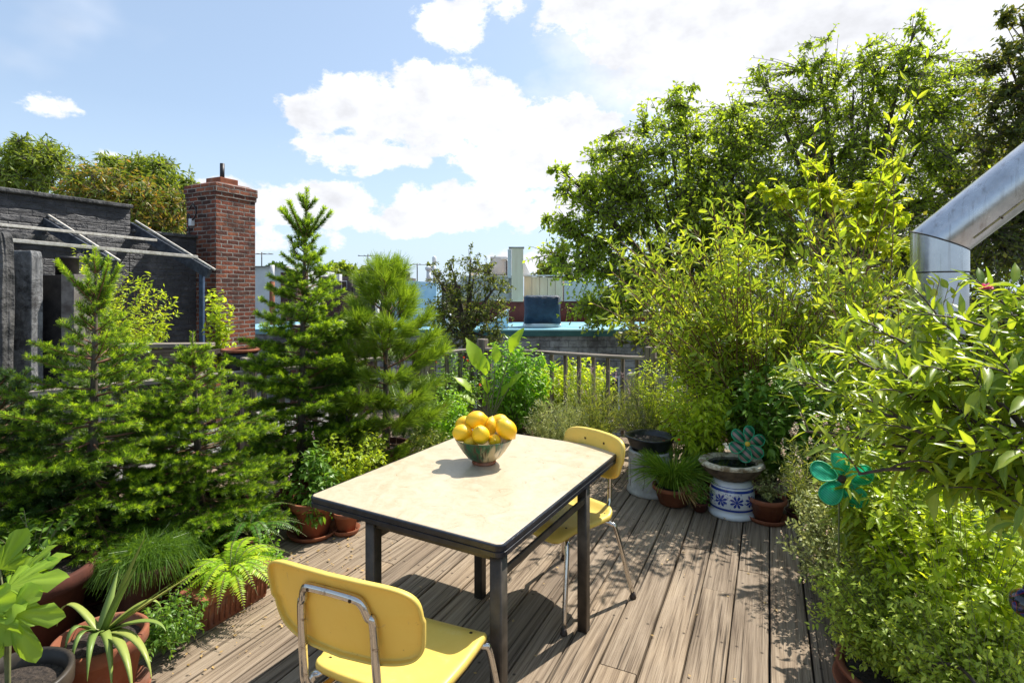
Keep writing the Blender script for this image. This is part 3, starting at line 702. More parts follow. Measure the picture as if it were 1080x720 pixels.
def make_chair(label,group,loc,facing,sw=.43,bw=.45,ztop=.845,bh=.23,foot=.27,backoff=.235,zs=.45,rake=.05,sdp=.42):
    """local +Y is where the sitter looks"""
    root=empty('chair',(loc[0],loc[1],0),math.atan2(-facing[0],facing[1]),label,'chair',group)
    def fs(x,y,l):
        u=y/(sdp/2); z=zs-.012*(1-(x/(sw/2))**2)*(1 if u<.4 else max(0,1.6-u*1.5))
        if u>.55: z-=.05*(u-.55)**2/.2
        if u<-.7: z+=.03*(-.7-u)/.3
        return (x,y,z-l)
    def bul(x,y): return x*(1-.07*max(0,-y/(sdp/2))),y
    m=MB(); shell(m,sw,sdp,fs,5.4,9,120,.020,bul); seat=m.build('seat',M['yellow_plastic'],root,True,solid=.006)
    zc=ztop-bh/2; byc=-backoff
    def yback(x,z): return byc+.55*x*x-rake*.5*(z-zc)/(bh/2)
    def fb(x,y,l):
        z=zc+y-.012*(abs(x)/(bw/2))**2*(1 if y>0 else -1.6)
        return (x,yback(x,zc+y)-l,z)
    def bulb(x,y): return x*(1-.05*max(0,-y/(bh/2))),y
    m=MB(); shell(m,bw,bh,fb,6.0,9,120,.020,bulb); bk=m.build('backrest',M['yellow_plastic'],root,True,solid=.0055)
    hw=.125; zt=ztop-.05; R_=.0125
    def bt(x,z): return (x,yback(x,z)-R_-.003,z)
    yb=yback(hw,zc)-R_-.003
    pts=[(-hw-.01,.02,zs-.036),(-hw-.01,-.10,zs-.04),(-hw-.012,-backoff*.72,zs-.028),(-hw-.010,-backoff*.93,zs+.03),(-hw-.004,yb+.012,zs+.12),bt(-hw,zc),bt(-hw+.012,zt-.05),bt(-hw+.026,zt-.014),bt(-hw+.056,zt)]
    pts=pts+[(-x,y,z) for x,y,z in reversed(pts)]
    m=MB(); m.tube(smooth(pts),R_,12); m.build('back_tube',M['chrome'],root)
    for sx in (-1,1):
        for (xx,zz) in ((sx*(hw-.052),zt-.002),(sx*(hw+.002),zc-.055)):
            y0=yback(xx,zz)
            m=MB(); m.tube([(xx,y0+.0035,zz),(xx,y0+.0055,zz)],.0065,10); m.tube([(xx,y0-2*R_-.002,zz),(xx,y0-2*R_-.0045,zz)],.005,10); m.build('screw',M['screw'],bk,False)
    for (x,y) in ((-sw/2+.05,-.15),(sw/2-.05,-.15),(-sw/2+.05,.14),(sw/2-.05,.14)):
        z0=fs(x,y,0)[2]; m=MB(); m.tube([(x,y,z0-.002),(x,y,z0+.0045)],.0058,10); m.build('screw',M['screw'],seat,False)
    for sx in (-1,1):
        for sy in (-1,1):
            f=(sx*foot,sy*foot*.95)
            pp=[(sx*.06,sy*.10,zs-.038),(sx*(sw/2-.06),sy*.135,zs-.040),(sx*(sw/2-.018),sy*.165,zs-.052),(sx*(sw/2+.004),sy*.185,zs-.095),(f[0],f[1],.012)]
            m=MB(); m.tube(smooth(pp,5),.0125,12); lg=m.build('leg',M['chrome'],root)
            m=MB(); m.lathe([(0,0),(.017,0),(.019,.006),(.015,.016),(.014,.03),(.0,.03)],(f[0],f[1],0),14); m.build('glide',M['rubber'],lg)
    m=MB(); m.box((-.13,-.11,zs-.046),(.13,.11,zs-.034)); m.build('seat_plate',M['black_metal'],root,False)
    return root
G1='yellow plastic chairs at the table'
make_chair('yellow plastic chair seen from behind, nearest the camera, with exposed chrome back tube',G1,(-.362,1.825),(.385,.923),sw=.46,bw=.52,ztop=.875,bh=.245,foot=.27,backoff=.325,zs=.475,sdp=.44)
make_chair('yellow plastic chair on the far side, half hidden by the table, facing left',G1,(.285,3.0),(-.787,-.617))

# ================================================================== BOWL AND LEMONS
bc=Vector((-.146,2.84,.7612))
bowl=empty('bowl',bc,0,'large green and brown drip glazed bowl holding lemons','bowl')
m=MB(); pr=[(0,.016),(.055,.016),(.085,.034),(.112,.066),(.136,.102),(.152,.131),(.1535,.134),(.152,.1355),(.149,.134),(.132,.103),(.108,.07),(.08,.042),(.05,.028),(0,.026)]
m.lathe(pr,(0,0,0),64,lambda a,i:.008*math.sin(3*a)+.004*math.sin(7*a+i)); m.build('body',M['bowl'],bowl)
m=MB(); m.lathe([(0,.0005),(.058,.0005),(.063,.006),(.060,.018),(0,.018)],(0,0,0),48,lambda a,i:.01*math.sin(9*a)); m.build('foot',M['terra'],bowl)
LEM=[(502.2,443,2.84,(1,.2,.12),1.05,'lemon on top of the pile lying on its side'),
(488,456.5,2.80,(1,.3,-.15),.98,'leftmost lemon leaning on the bowl rim'),
(507.2,458.5,2.745,(.25,.5,-1),.95,'front middle lemon standing under the top one'),
(533.8,452.5,2.80,(.7,.2,-.8),1.12,'largest lemon at the right rim tilted down to the right'),
(516.5,449.5,2.90,(.3,.3,1),.9,'lemon half hidden in the middle behind the upright front one'),
(526.5,445.5,2.93,(1,-.3,.3),.98,'lemon at the back right behind the largest one'),
(521.5,464.5,2.765,(.1,-1,.35),.72,'small lemon low at the front with its nipple towards the viewer'),
(497,466.5,2.78,(1,.4,0),.75,'lemon low in the bowl showing only a sliver above the rim'),
(489,446.5,2.95,(1,0,.5),.85,'lemon at the back left peeping out behind the pile')]
def make_lemon():
    m=MB(); pr=[]; L_=.064
    for i in range(17):
        t=i/16; z=-1+2*t; r=math.sqrt(max(0,1-z*z))**1.0*.0455
        zz=z*.054
        if z>.86: zz+=.011*((z-.86)/.14)**1.0; r=max(r*.85,0)
        if z<-.93: zz-=.004
        pr.append((r,zz))
    pr[0]=(0,pr[0][1]); pr[-1]=(0,pr[-1][1])
    m.lathe(pr,(0,0,0),28,lambda a,i:.02*math.sin(2*a+i*.3)+.012*math.sin(5*a+1)); return m.build('lemon',M['lemon'])
lem0=make_lemon()
for i,(px,py,d,ax,s,lb) in enumerate(LEM):
    o=lem0 if i==0 else lem0.copy()
    if i: C.objects.link(o)
    o.location=P(px,py,d); o.rotation_euler=Vector(ax).to_track_quat('Z','Y').to_euler(); o.scale=(s,)*3
    tag(o,lb,'lemon','lemons piled in the bowl')

# ================================================================== LEFT BUILDINGS
def local(name,label,cat,x,y,group=None,az=AZ): return empty(name,(x,y,0),-az,label,cat,group)
# dark tarred wall; local Y runs along the deck boards
wl=L2W(-7.3,0)
wall=local('tarred_wall','black tarred brick building wall with stepped parapet left of the chimney','wall',wl.x,wl.y)
sA,sB,sC=-2.0,W2L(-4.82,6.88)[1],W2L(-4.43,7.72)[1]+.5
def wavy_wall(y0,y1,z0,z1,th=.35):
    m=MB(); ny=max(2,int((y1-y0)/.12)); nz=max(2,int((z1-z0)/.12)) if z1-z0<6 else 40
    v=[];q=[]; rn=random.Random(3)
    for i in range(ny+1):
        for j in range(nz+1):
            dx=rn.uniform(-.008,.008); dz=rn.uniform(-.02,.02) if j==nz else 0
            v.append((dx,y0+(y1-y0)*i/ny,z0+(z1-z0)*j/nz+dz))
    for i in range(ny):
        for j in range(nz): a=i*(nz+1)+j; q.append((a,a+nz+1,a+nz+2,a+1))
    b=len(v)
    for i in range(ny+1): v.append((-th,y0+(y1-y0)*i/ny,z1)); 
    for i in range(ny): a=i*(nz+1)+nz; q.append((a,a+nz+1,b+i+1,b+i))
    c=len(v); v+=[(-th,y0,z0),(-th,y1,z0)]
    m.add(v,q); m.add([(-th,y1,z0),(-th,y1,z1),(0,y1,z1),(0,y1,z0)],[(0,1,2,3)]); m.add([(-th,y0,z0),(-th,y0,z1),(-th,y1,z1),(-th,y1,z0)],[(0,1,2,3)])
    return m
wavy_wall(sA,sB,-8.9,2.70).build('parapet',M['tar'],wall,False)
wavy_wall(sB+.002,sC,-8.9,2.40).build('lower_wall',M['tar'],wall,False)
m=MB(); m.box((-.40,sA,2.703),(.045,sB+.02,2.75)); m.build('coping',M['pier_dark'],wall,False,bevel=.012)
m=MB(); m.box((-.40,sB+.023,2.403),(.04,sC,2.445)); m.build('coping',M['pier_dark'],wall,False,bevel=.012)
m=MB(); m.box((.01,sA,2.20),(.05,sB-.5,2.28)); m.build('ledge',M['pier_dark'],wall,False,bevel=.01)
# roof of that building
m=MB(); m.box((-9,sA,2.1),(-.42,sC,2.2)); m.build('flat_roof',M['roofgrey'],wall,False)
# chimney
ch=local('brick_chimney','tall square red brick chimney with a black flue, right of the tarred wall','chimney',-4.07,7.5)
m=MB(); hz_=3.16
def ring(o,z): return ([(-.63-o,-o),(o,-o),(o,.63+o),(-.63-o,.63+o)],z)
slab(m,[ring(0,-8.9),ring(0,hz_-.19)]); m.build('shaft',M['brick'],ch,False)
m=MB(); slab(m,[ring(.014,hz_-.189),ring(.016,hz_-.125)]); slab(m,[ring(.026,hz_-.124),ring(.024,hz_-.005)]); slab(m,[ring(.0,hz_-.004),ring(-.06,hz_+.03)])
m.build('corbelled_top',M['brick'],ch,False,bevel=.006)
m=MB(); m.box((-.47,.18,hz_+.03),(-.17,.48,hz_+.13)); m.build('clay_pot',M['terra'],ch,False,bevel=.012)
m=MB(); m.tube([(-.32,.33,hz_+.08),(-.325,.335,hz_+.36)],.032,14); m.build('flue_pipe',M['black_metal'],ch)
m=MB(); m.tube(smooth([(-.54,-.03,hz_-.35),(-.42,-.045,hz_-.28),(-.36,-.04,hz_-.4),(-.45,-.04,hz_-.5),(-.55,-.035,hz_-.42),(-.5,-.03,hz_-.9),(-.52,-.03,hz_-1.6)],6),.011,6); m.build('cable',M['black_metal'],ch)
m=MB(); m.box((-.50,-.06,hz_-.58),(-.44,-.005,hz_-.48)); m.build('junction_box',M['whitep'],ch,False,bevel=.005)
# lean-to frame
pg=empty('lean_to_frame',(0,0,0),0,'open lean-to frame with pale rails and blue posts in front of the tarred wall','frame')
def bar(name,a,b,w,h,mat,par,roll=0,bev=.004):
    a=Vector(a); b=Vector(b); d=b-a; L=d.length; mm=MB(); mm.box((-w/2,0,-h/2),(w/2,L,h/2))
    o=mm.build(name,M[mat],par,False,bevel=bev); q=d.to_track_quat('Y','Z'); o.rotation_euler=q.to_euler(); o.location=a; return o
for (pt,rt) in (((213,286,6.69),(137,239,6.98)),((111,277,5.72),(43,233,6.12)),((-30,270,4.95),(-85,226,5.3))):
    top=P(*pt); bar('post',(top.x,top.y,-.2),(top.x,top.y,top.z-.01),.05,.05,'blue_post',pg)
    a=top+Vector((.12,-.05,-.06)); b=P(*rt)
    bar('rafter',a+Vector((0,0,.03)),b,.05,.12,'rafter',pg)
    off=Vector((.07,.0,.075)); bar('rafter_strip',a+off,b+off,.022,.022,'white_rail',pg)
pa,pb=P(208,271,6.62),P(-60,247,4.7)
bar('purlin',pb,pa,.035,.035,'white_rail',pg)
pa,pb=P(165,253.5,6.7),P(-60,231,4.9)
bar('purlin',pb,pa,.03,.03,'white_rail',pg)
# piers, duct box, drum
def pier(name,label,cat,px0,px1,py,d,dep,mat,zb=-.2,seed=1,jit=.02):
    a=G(px0,d); b=G(px1,d); root=None; m=MB(); w=b.x-a.x; top=P(px0,py,d).z; rn=random.Random(seed)
    nx,nz,ny=max(2,int(w/.05)),max(3,int((top-zb)/.08)),4
    me=bmesh.new(); bmesh.ops.create_cube(me,size=1)
    bmesh.ops.subdivide_edges(me,edges=me.edges[:],cuts=7,use_grid_fill=True)
    for vv in me.verts:
        x,y,z=vv.co; n=rn.uniform(-1,1)*jit
        sx=1-.06*max(0,z)**2
        vv.co=(x*w*sx+n,y*dep+rn.uniform(-1,1)*jit,(z+.5)*(top-zb)+rn.uniform(-1,1)*jit*.6)
    mesh=bpy.data.meshes.new(name); me.to_mesh(mesh); me.free(); mesh.materials.append(M[mat])
    o=bpy.data.objects.new(name,mesh); C.objects.link(o); o.location=((a.x+b.x)/2,d+dep/2,zb)
    s_=o.modifiers.new('s','SUBSURF'); s_.levels=1; s_.render_levels=2
    for p_ in mesh.polygons: p_.use_smooth=True
    return tag(o,label,cat)
pier('rendered_pier','grey rough rendered chimney stub at the far left behind the fence','masonry pier',8,33,264,4.75,.12,'pier',seed=4,jit=.007)
pier('rendered_pier','black crumbling masonry pier at the very left edge','masonry pier',-60,2,243,4.45,.12,'pier_dark',seed=9,jit=.016)
fb_=local('metal_flue_box','tall black sheet metal box with a round stub on top beside the grey pier','duct',G(40,4.95).x,4.95,None,math.radians(-8))
m=MB(); m.box((0,0,-.2),(.19,.3,P(0,290,4.95).z)); m.build('front_panel',M['black_metal'],fb_,False,bevel=.004)
m=MB(); m.box((.193,-.005,-.2),(.30,.3,P(0,289,4.95).z)); m.build('side_panel',M['rust_metal'],fb_,False,bevel=.004)
m=MB(); zt=P(0,290,4.95).z; m.lathe([(0,zt),(.088,zt),(.088,zt+.15),(.098,zt+.153),(.098,zt+.175),(.07,zt+.178),(0,zt+.12)],(.15,.15,0),26); m.build('round_stub',M['black_metal'],fb_)

# ================================================================== BACKGROUND BUILDINGS
def blk(name,px0,px1,py,d,dep,mat,par,zb=-8.95,zt=None,bev=0,px1b=None):
    a=G(px0,d); b=G(px1,d); top=P(0,py,d).z if zt is None else zt
    m=MB(); m.box((a.x,d,zb),(b.x,d+dep,top)); return m.build(name,M[mat],par,False,bevel=bev)
def house(name,label,cat='building',group=None): return empty(name,(0,0,0),0,label,cat,group)
def vent(label,px,py,pyb,d,r,mat,group=None,cap=True,name='roof_vent'):
    root=empty(name,(G(px,d).x,d,P(0,pyb,d).z),0,label,'vent',group); H=P(0,py,d).z-P(0,pyb,d).z
    m=MB(); m.lathe([(0,0),(r,0),(r*.9,H*.7),(0,H*.7)],n=18); m.build('stack',M[mat],root)
    m=MB(); m.lathe([(0,H*.68),(r*.8,H*.7),(r*1.5,H*.82),(r*1.5,H*.95),(r*.6,H),(0,H)],n=18); m.build('cowl',M[mat],root); return root
h=house('blue_roofed_building','low pale brick building with a bright blue coated roof and teal fascia beyond the fence')
x0,x1=G(398,12).x,G(760,12).x; zr=P(0,349,12).z
m=MB(); m.box((x0,12,-8.95),(x1,16.2,zr-.115)); m.build('wall',M['white_brick'],h,False)
m=MB(); m.box((x0-.05,11.93,zr-.112),(x1+.05,12.02,zr+.02)); m.build('fascia',M['teal'],h,False,bevel=.01)
m=MB(); m.box((x0-.02,12.023,zr-.11),(x1,16.2,zr-.03)); m.build('roof_deck',M['bluemem'],h,False)
m=MB(); m.box((x0-.02,12.024,zr-.027),(x1,12.16,zr+.035)); m.build('roof_curb',M['bluemem'],h,False,bevel=.01)
for px in (480,580,640):
    m=MB(); x=G(px,11.99).x; m.box((x-.28,11.985,-1.2),(x+.28,11.998,-.2)); fr=m.build('window',M['whitep'],h,False); m=MB(); m.box((x-.24,11.975,-1.16),(x+.24,11.984,-.24)); m.build('pane',M['dark_glaze'],fr,False)
fh=finish
fh(h,0,12,-8.95)
zrr=zr
h=house('low_blue_roof','small low building with a turquoise coated roof beside the brick chimney'); blk('wall',228,306,352,12.5,3,'white_brick',h); blk('roof_coating',227,307,347,12.45,3.1,'bluemem',h,zb=P(0,351.9,12.5).z); fh(h,G(267,12.5).x,12.5,-8.95)
h=house('grey_roofed_building','low grey roofed building between the tall spruce and the pine'); blk('wall',307,397,346,12.2,4,'far_brick',h); blk('roof_edge',306,397.5,343,12.1,4.1,'conc',h,zb=P(0,345.9,12.2).z); fh(h,G(350,12.2).x,12.2,-8.95)
rn=random.Random(8)
for (lb,px,pa,pb_,d,r_c) in (('thin grey vent pipe on the roof behind the tall spruce',334,318,344,13,.05),('thin vent pipe left of the pale blue skylight',398,316,344,13.5,.05),('short grey pipe on the blue roof left of the dark bush',472,330,347,13.2,.06),('thin mast pipe right of the stack beside the cream parapet',604,276,292,17,.03),('stubby grey pipe on the concrete parapet',497,283,291,16.6,.07),('grey vent pipe on the right part of the blue roof',622,328,347,13.3,.06)):
    vent(lb,px,pa,pb_,d,r_c,'palegrey')
for (lb,px,py,d) in (('rooftop aerial standing on the brown parapets',388,268,19.2),('rooftop aerial above the white gabled building',276,266,18.3),('rooftop aerial above the dark brick building',440,278,17.8)):
    root=empty('aerial',(G(px,d).x,d,P(0,290,d).z),0,lb,'aerial'); H=P(0,py,d).z-P(0,290,d).z
    m=MB(); m.tube([(0,0,-.3),(0,0,H)],.018,5); m.build('mast',M['black_metal'],root)
    m=MB(); m.tube([(-.35,0,H*.92),(.35,.1,H*.92)],.010,4)
    m.build('boom',M['black_metal'],root)
    for k in range(4): m=MB(); x=-.3+.2*k; m.tube([(x,-.16,H*.92+.012),(x,.2,H*.92+.012)],.008,4); m.build('element',M['black_metal'],root)
h=house('roof_skylight','pale blue sheet clad skylight box with a curved left side on the blue roof','skylight')
d=14.2; X0,X1=G(412,d).x,G(460,d).x; z0=zr-.028; z1=P(0,296,d).z; m=MB()
pts=[(X0,z0)]+[(X0+(X1-X0)*.42*(1-math.cos(a*PI/2/6)),z0+(z1-z0)*(.25+.75*math.sin(a*PI/2/6))) for a in range(7)]+[(X1,z1-.05),(X1,z0)]
v=[(x,d,z) for x,z in pts]+[(x,d+1.1,z) for x,z in pts]; k=len(pts)
t_=[(0,i+1,i) for i in range(1,k-1)]+[(k,k+i,k+i+1) for i in range(1,k-1)]; q_=[(i,i+1,k+i+1,k+i) for i in range(k-1)]
m.add(v,q_,t_); m.build('casing',M['paleblue'],h,False); m=MB(); m.box((X0+(X1-X0)*.62,d-.012,z0+.05),(X1-.06,d-.002,z0+.45)); m.build('glass_panel',M['palegrey'],h,False); fh(h,(X0+X1)/2,d,z0)
h=house('small_skylight','small white sloped roof hatch in front of the red wall','skylight'); d=13.2; X0,X1=G(512,d).x,G(536,d).x; z1=P(0,327,d).z
m=MB(); v=[(X0,d,z0),(X1,d,z0),(X1,d,z1),(X0,d,z0+.05),(X0,d+.8,z0),(X1,d+.8,z0),(X1,d+.8,z1),(X0,d+.8,z0+.05)]
m.add(v,[(0,1,2,3),(4,7,6,5),(0,3,7,4),(1,5,6,2),(3,2,6,7)]); m.build('casing',M['paleblue'],h,False)
m=MB(); m.add([(X0-.03,d-.03,z0+.06),(X1+.02,d-.03,z1+.02),(X1+.02,d+.83,z1+.02),(X0-.03,d+.83,z0+.06)],[(0,1,2,3)]); m.build('lid',M['whitep'],h,False,solid=.03); fh(h,(X0+X1)/2,d,z0)
h=house('tarpaulin_covered_tank','dark navy tarpaulin covered tank on the blue roof right of the red wall','tank'); d=13.6; X0,X1=G(553,d).x,G(592,d).x; z1=P(0,312,d).z
m=MB(); slab(m,[(rrect(X0,d,X1,d+.8,.1),z0+.1),(rrect(X0+.02,d+.02,X1-.02,d+.78,.1),(z0+z1)/2),(rrect(X0,d,X1,d+.8,.12),z1-.03),(rrect(X0+.08,d+.08,X1-.08,d+.72,.1),z1+.01)]); m.build('cover',M['navy'],h)
m=MB(); m.lathe([(0,z0),(.5,z0),(.48,z0+.1),(0,z0+.1)],((X0+X1)/2,d+.4,0),30); m.build('base_ring',M['whitep'],h); fh(h,(X0+X1)/2,d,z0)
# terrace of buildings behind
h=house('concrete_building','stained grey concrete roof parapet over an oxide red wall beyond the blue roof')
blk('lower_wall',488,556,317.5,16.4,4,'redwall',h); blk('parapet',486,541,292,16.3,4.2,'conc',h,zb=P(0,317,16.4).z)
blk('coping',485,541,290.5,16.25,4.3,'cream',h,zb=P(0,291.9,16.3).z); 
m=MB(); a=P(521,316,16.25); b=P(536,294,16.25); o_=bar('stair_string',a,b,.05,.06,'cream',h)
fh(h,G(515,16.3).x,16.3,-8.95)
h=house('cream_parapet_building','cream parapet building with vertical joints right of the tall stack')
blk('wall',556,690,318,16.9,4,'redwall',h); 
for i in range(5): blk('panel',553+i*8.2,553+i*8.2+7.8,291.5+.4*i,16.8,.3,'cream',h,zb=P(0,317.6,16.9).z)
blk('coping',552,596,290.0,16.7,.5,'whitep',h,zb=P(0,291.2,16.8).z); blk('side_panel',595,640,296,16.8,3.2,'palegrey',h,zb=P(0,317.6,16.9).z); fh(h,G(600,16.8).x,16.8,-8.95)
h=house('chimney_stack','tall narrow cream stucco chimney stack standing on the concrete building','chimney')
d=16.0; blk('shaft',539.5,552,261.5,d,.42,'cream',h,zb=P(0,318,d).z,bev=.01); blk('shaded_side',535.5,539.3,263,d+.04,.35,'palegrey',h,zb=P(0,293,d).z); blk('cap',536.5,553,260.3,d-.03,.48,'conc',h,zb=P(0,261.4,d).z); fh(h,G(545,d).x,d,P(0,318,d).z)  # grey strip puts the shade of the stack's left face into colour
h=house('roof_housing','pale grey metal rooftop housing left of the tall stack','rooftop housing')
blk('casing',517,535,270.5,17,1.2,'palegrey',h,zb=P(0,290,17).z,bev=.02); blk('hood',528,536,272,16.85,.14,'whitep',h,zb=P(0,273.5,17).z); blk('door',534,535.3,291,16.9,.09,'black_metal',h,zb=P(0,291,17).z,zt=P(0,275,17).z); fh(h,G(526,17).x,17,P(0,291,17).z)
h=house('sloped_bulkhead','white sloped bulkhead right of the tall stack','roof bulkhead'); d=17.1
a,b,c_=P(552,274,d),P(552,290.5,d),P(560,290.5,d); m=MB(); v=[tuple(a),tuple(b),tuple(c_)]+[(p.x,p.y+1,p.z) for p in (a,b,c_)]; m.add(v,[(0,3,4,1),(0,2,5,3),(1,4,5,2)],[(0,1,2),(3,5,4)]); m.build('casing',M['whitep'],h,False); fh(h,b.x,d,b.z)
vent('black round roof vent left of the pale grey housing',513.5,278.5,291,16.5,.11,'black_metal')
vent('white roof vent poking up behind the dark bush',452,281,298,19,.08,'whitep')
vent('white roof vent with black top rising behind the dark leaved bush',458,270,298,19.5,.05,'whitep')
vent('squat white roof vent just left of the black one',502,283,292,17.5,.12,'whitep')
h=house('dark_brick_building','dark brick building with white coping behind the blue skylight box')
blk('wall',425,492,300,17.5,6,'far_brick',h); blk('coping',424,493,297.5,17.4,.4,'whitep',h,zb=P(0,299.8,17.5).z)
for px in (430,444,463,478): f_=blk('window',px,px+6.5,307,17.47,.02,'whitep',h,zb=P(0,319,17.5).z); blk('pane',px+.7,px+5.8,307.8,17.45,.015,'dark_glaze',f_,zb=P(0,318.2,17.5).z)
fh(h,G(458,17.5).x,17.5,-8.95)
h=house('conservatory_dome','dark glazed octagonal rooftop lantern above the pale blue skylight','roof lantern'); d=18.5; cx=G(417,d).x; zb=P(0,298,d).z; z1=P(0,289,d).z; z2=P(0,283,d).z
m=MB(); m.lathe([(0,zb-.4),(.5,zb-.4),(.5,z1),(0,z1)],(cx,d,0),8); m.build('drum',M['brownwall'],h,False)
m=MB(); m.lathe([(.56,z1),(.5,z1+.02),(.1,z2),(.1,z2+.06),(.04,z2+.08),(0,z2+.1)],(cx,d,0),8); m.build('roof',M['black_metal'],h,False)
for a in range(8): m=MB(); m.tube([(cx+.52*math.cos(a*PI/4),d+.52*math.sin(a*PI/4),z1+.02),(cx+.11*math.cos(a*PI/4),d+.11*math.sin(a*PI/4),z2+.02)],.018,5); m.build('glazing_bar',M['whitep'],h)
fh(h,cx,d,zb-.4)
h=house('brown_parapet_building','brown rendered parapet row behind the tall spruce and pine')
blk('wall',372,412,290,19,5,'brownwall',h); blk('wing',336,371,291.5,19.6,5,'brownwall',h); blk('coping',371,413,289,18.95,.3,'conc',h,zb=P(0,289.9,19).z); blk('chimney',352,358,289,19.2,.3,'whitep',h,zb=P(0,296,19).z)
blk('lower_wall',300,372,312,18,.9,'far_brick',h)
for px in (344,360,378,394): f_=blk('window',px,px+6,296,18.97 if px>371 else 19.57,.02,'whitep',h,zb=P(0,305,19).z); blk('pane',px+.7,px+5.3,296.8,18.95 if px>371 else 19.55,.015,'dark_glaze',f_,zb=P(0,304.2,19).z)
fh(h,G(375,19).x,19,-8.95)
h=house('white_gabled_building','white walled building right of the brick chimney'); blk('wall',255,301,281.5,18,5,'whitep',h); blk('brick_end',296,313,287,17.8,1,'far_brick',h); blk('roof_edge',254,302,280.5,17.9,.4,'conc',h,zb=P(0,281.4,18).z); fh(h,G(278,18).x,18,-8.95)
h=house('vent_pole','grey pole with a rusty red base in front of the white gabled building','pole'); x=G(287,14).x
m=MB(); m.tube([(x,14,P(0,297,14).z),(x,14,P(0,279.5,14).z)],.055,12); m.build('pipe',M['palegrey'],h); m=MB(); m.tube([(x,14,z0),(x,14,P(0,297,14).z-.002)],.065,12); m.build('base',M['terra'],h); fh(h,x,14,z0)
h=house('far_brick_tower','distant brick apartment block peeping over the left trees'); blk('wall',183,200,196,40,8,'terra',h)
for i in range(3):
    for j in range(3):
        f_=blk('window',185.5+i*5,188+i*5,199+j*7,39.95,.04,'palegrey',h,zb=P(0,202.5+j*7,40).z)
fh(h,G(191,40).x,40,-8.95)

# ------------------------------------------------------------------ silver duct
dr=.155
dc=[Vector(p) for p in ((2.86,3.65,-.2),(2.86,3.65,1.99),(2.86+.78,3.65-.5,1.99+.86)) ]
duct_=empty('ventilation_duct',(2.86,3.65,-.2),0,'shiny galvanised ventilation duct with an angled elbow at the right edge','duct')
dd=(dc[2]-dc[1]).normalized(); nb=(Vector((0,0,1))+dd).normalized()
def cyl_cut(a,b,na,nb_,r,n=48,cap=False):
    """tube from a to b whose ends lie in the planes with normals na, nb"""
    d=(b-a).normalized(); x=d.cross(Vector((0,1,0))).normalized(); y=d.cross(x); v=[]
    for c,nn in ((a,na),(b,nb_)):
        for j in range(n):
            p=c+x*math.cos(2*PI*j/n)*r+y*math.sin(2*PI*j/n)*r; tt=(c-p).dot(nn)/d.dot(nn); v.append(tuple(p+d*tt))
    return v,[(j,(j+1)%n,n+(j+1)%n,n+j) for j in range(n)]
base=Vector((2.86,3.65,-.2))
def rel(v): return [(p[0]-base.x,p[1]-base.y,p[2]-base.z) for p in v]
m=MB(); v,q=cyl_cut(dc[0],dc[1]-Vector((0,0,.21)),Vector((0,0,1)),Vector((0,0,1)),dr); m.add(rel(v),q); m.build('riser',M['duct'],duct_)
m=MB(); v,q=cyl_cut(dc[1]-Vector((0,0,.208)),dc[1],Vector((0,0,1)),nb,dr+.004); m.add(rel(v),q); m.build('elbow',M['duct'],duct_)
m=MB(); end=dc[1]+dd*2.6; v,q=cyl_cut(dc[1],end,nb,dd,dr+.002); m.add(rel(v),q); m.build('inclined_pipe',M['duct'],duct_)
def hoop(c,nn,r,w,n=48,axis=None):
    axis=axis or nn; x=axis.cross(Vector((0,1,0))).normalized(); y=axis.cross(x); pts=[]
    for j in range(n+1):
        p=c+x*math.cos(2*PI*j/n)*r+y*math.sin(2*PI*j/n)*r; tt=(c-p).dot(nn)/axis.dot(nn); pts.append(p+axis*tt)
    return rel(pts)
for (c,nn,ax) in ((dc[1],nb,Vector((0,0,1))),(dc[1]-Vector((0,0,.209)),Vector((0,0,1)),None)):
    m=MB(); m.tube(hoop(c,nn,dr+.003,.01,48,ax),.0055,6,False); m.build('seam',M['seam'],duct_)
x_=dd.cross(Vector((0,1,0))).normalized(); y_=dd.cross(x_)
aa=math.radians(250); sd2=x_*math.cos(aa)+y_*math.sin(aa)
best=max(range(36),key=lambda k:(lambda v:(-v.z*.55-v.y*.85))(x_*math.cos(k*PI/18)+y_*math.sin(k*PI/18)))
sd2=x_*math.cos(best*PI/18)+y_*math.sin(best*PI/18)
m=MB(); m.tube(rel([dc[1]+dd*.12+sd2*(dr+.002),end+sd2*(dr+.002)]),.007,6); m.build('standing_seam',M['duct'],duct_)
for k in range(9):
    c=dc[1]+dd*(.3+k*.24)+sd2*(dr-.02); c2=c+sd2*.035
    m=MB(); m.tube(rel([c,c2]),.006,8); m.build('rivet',M['screw'],duct_)

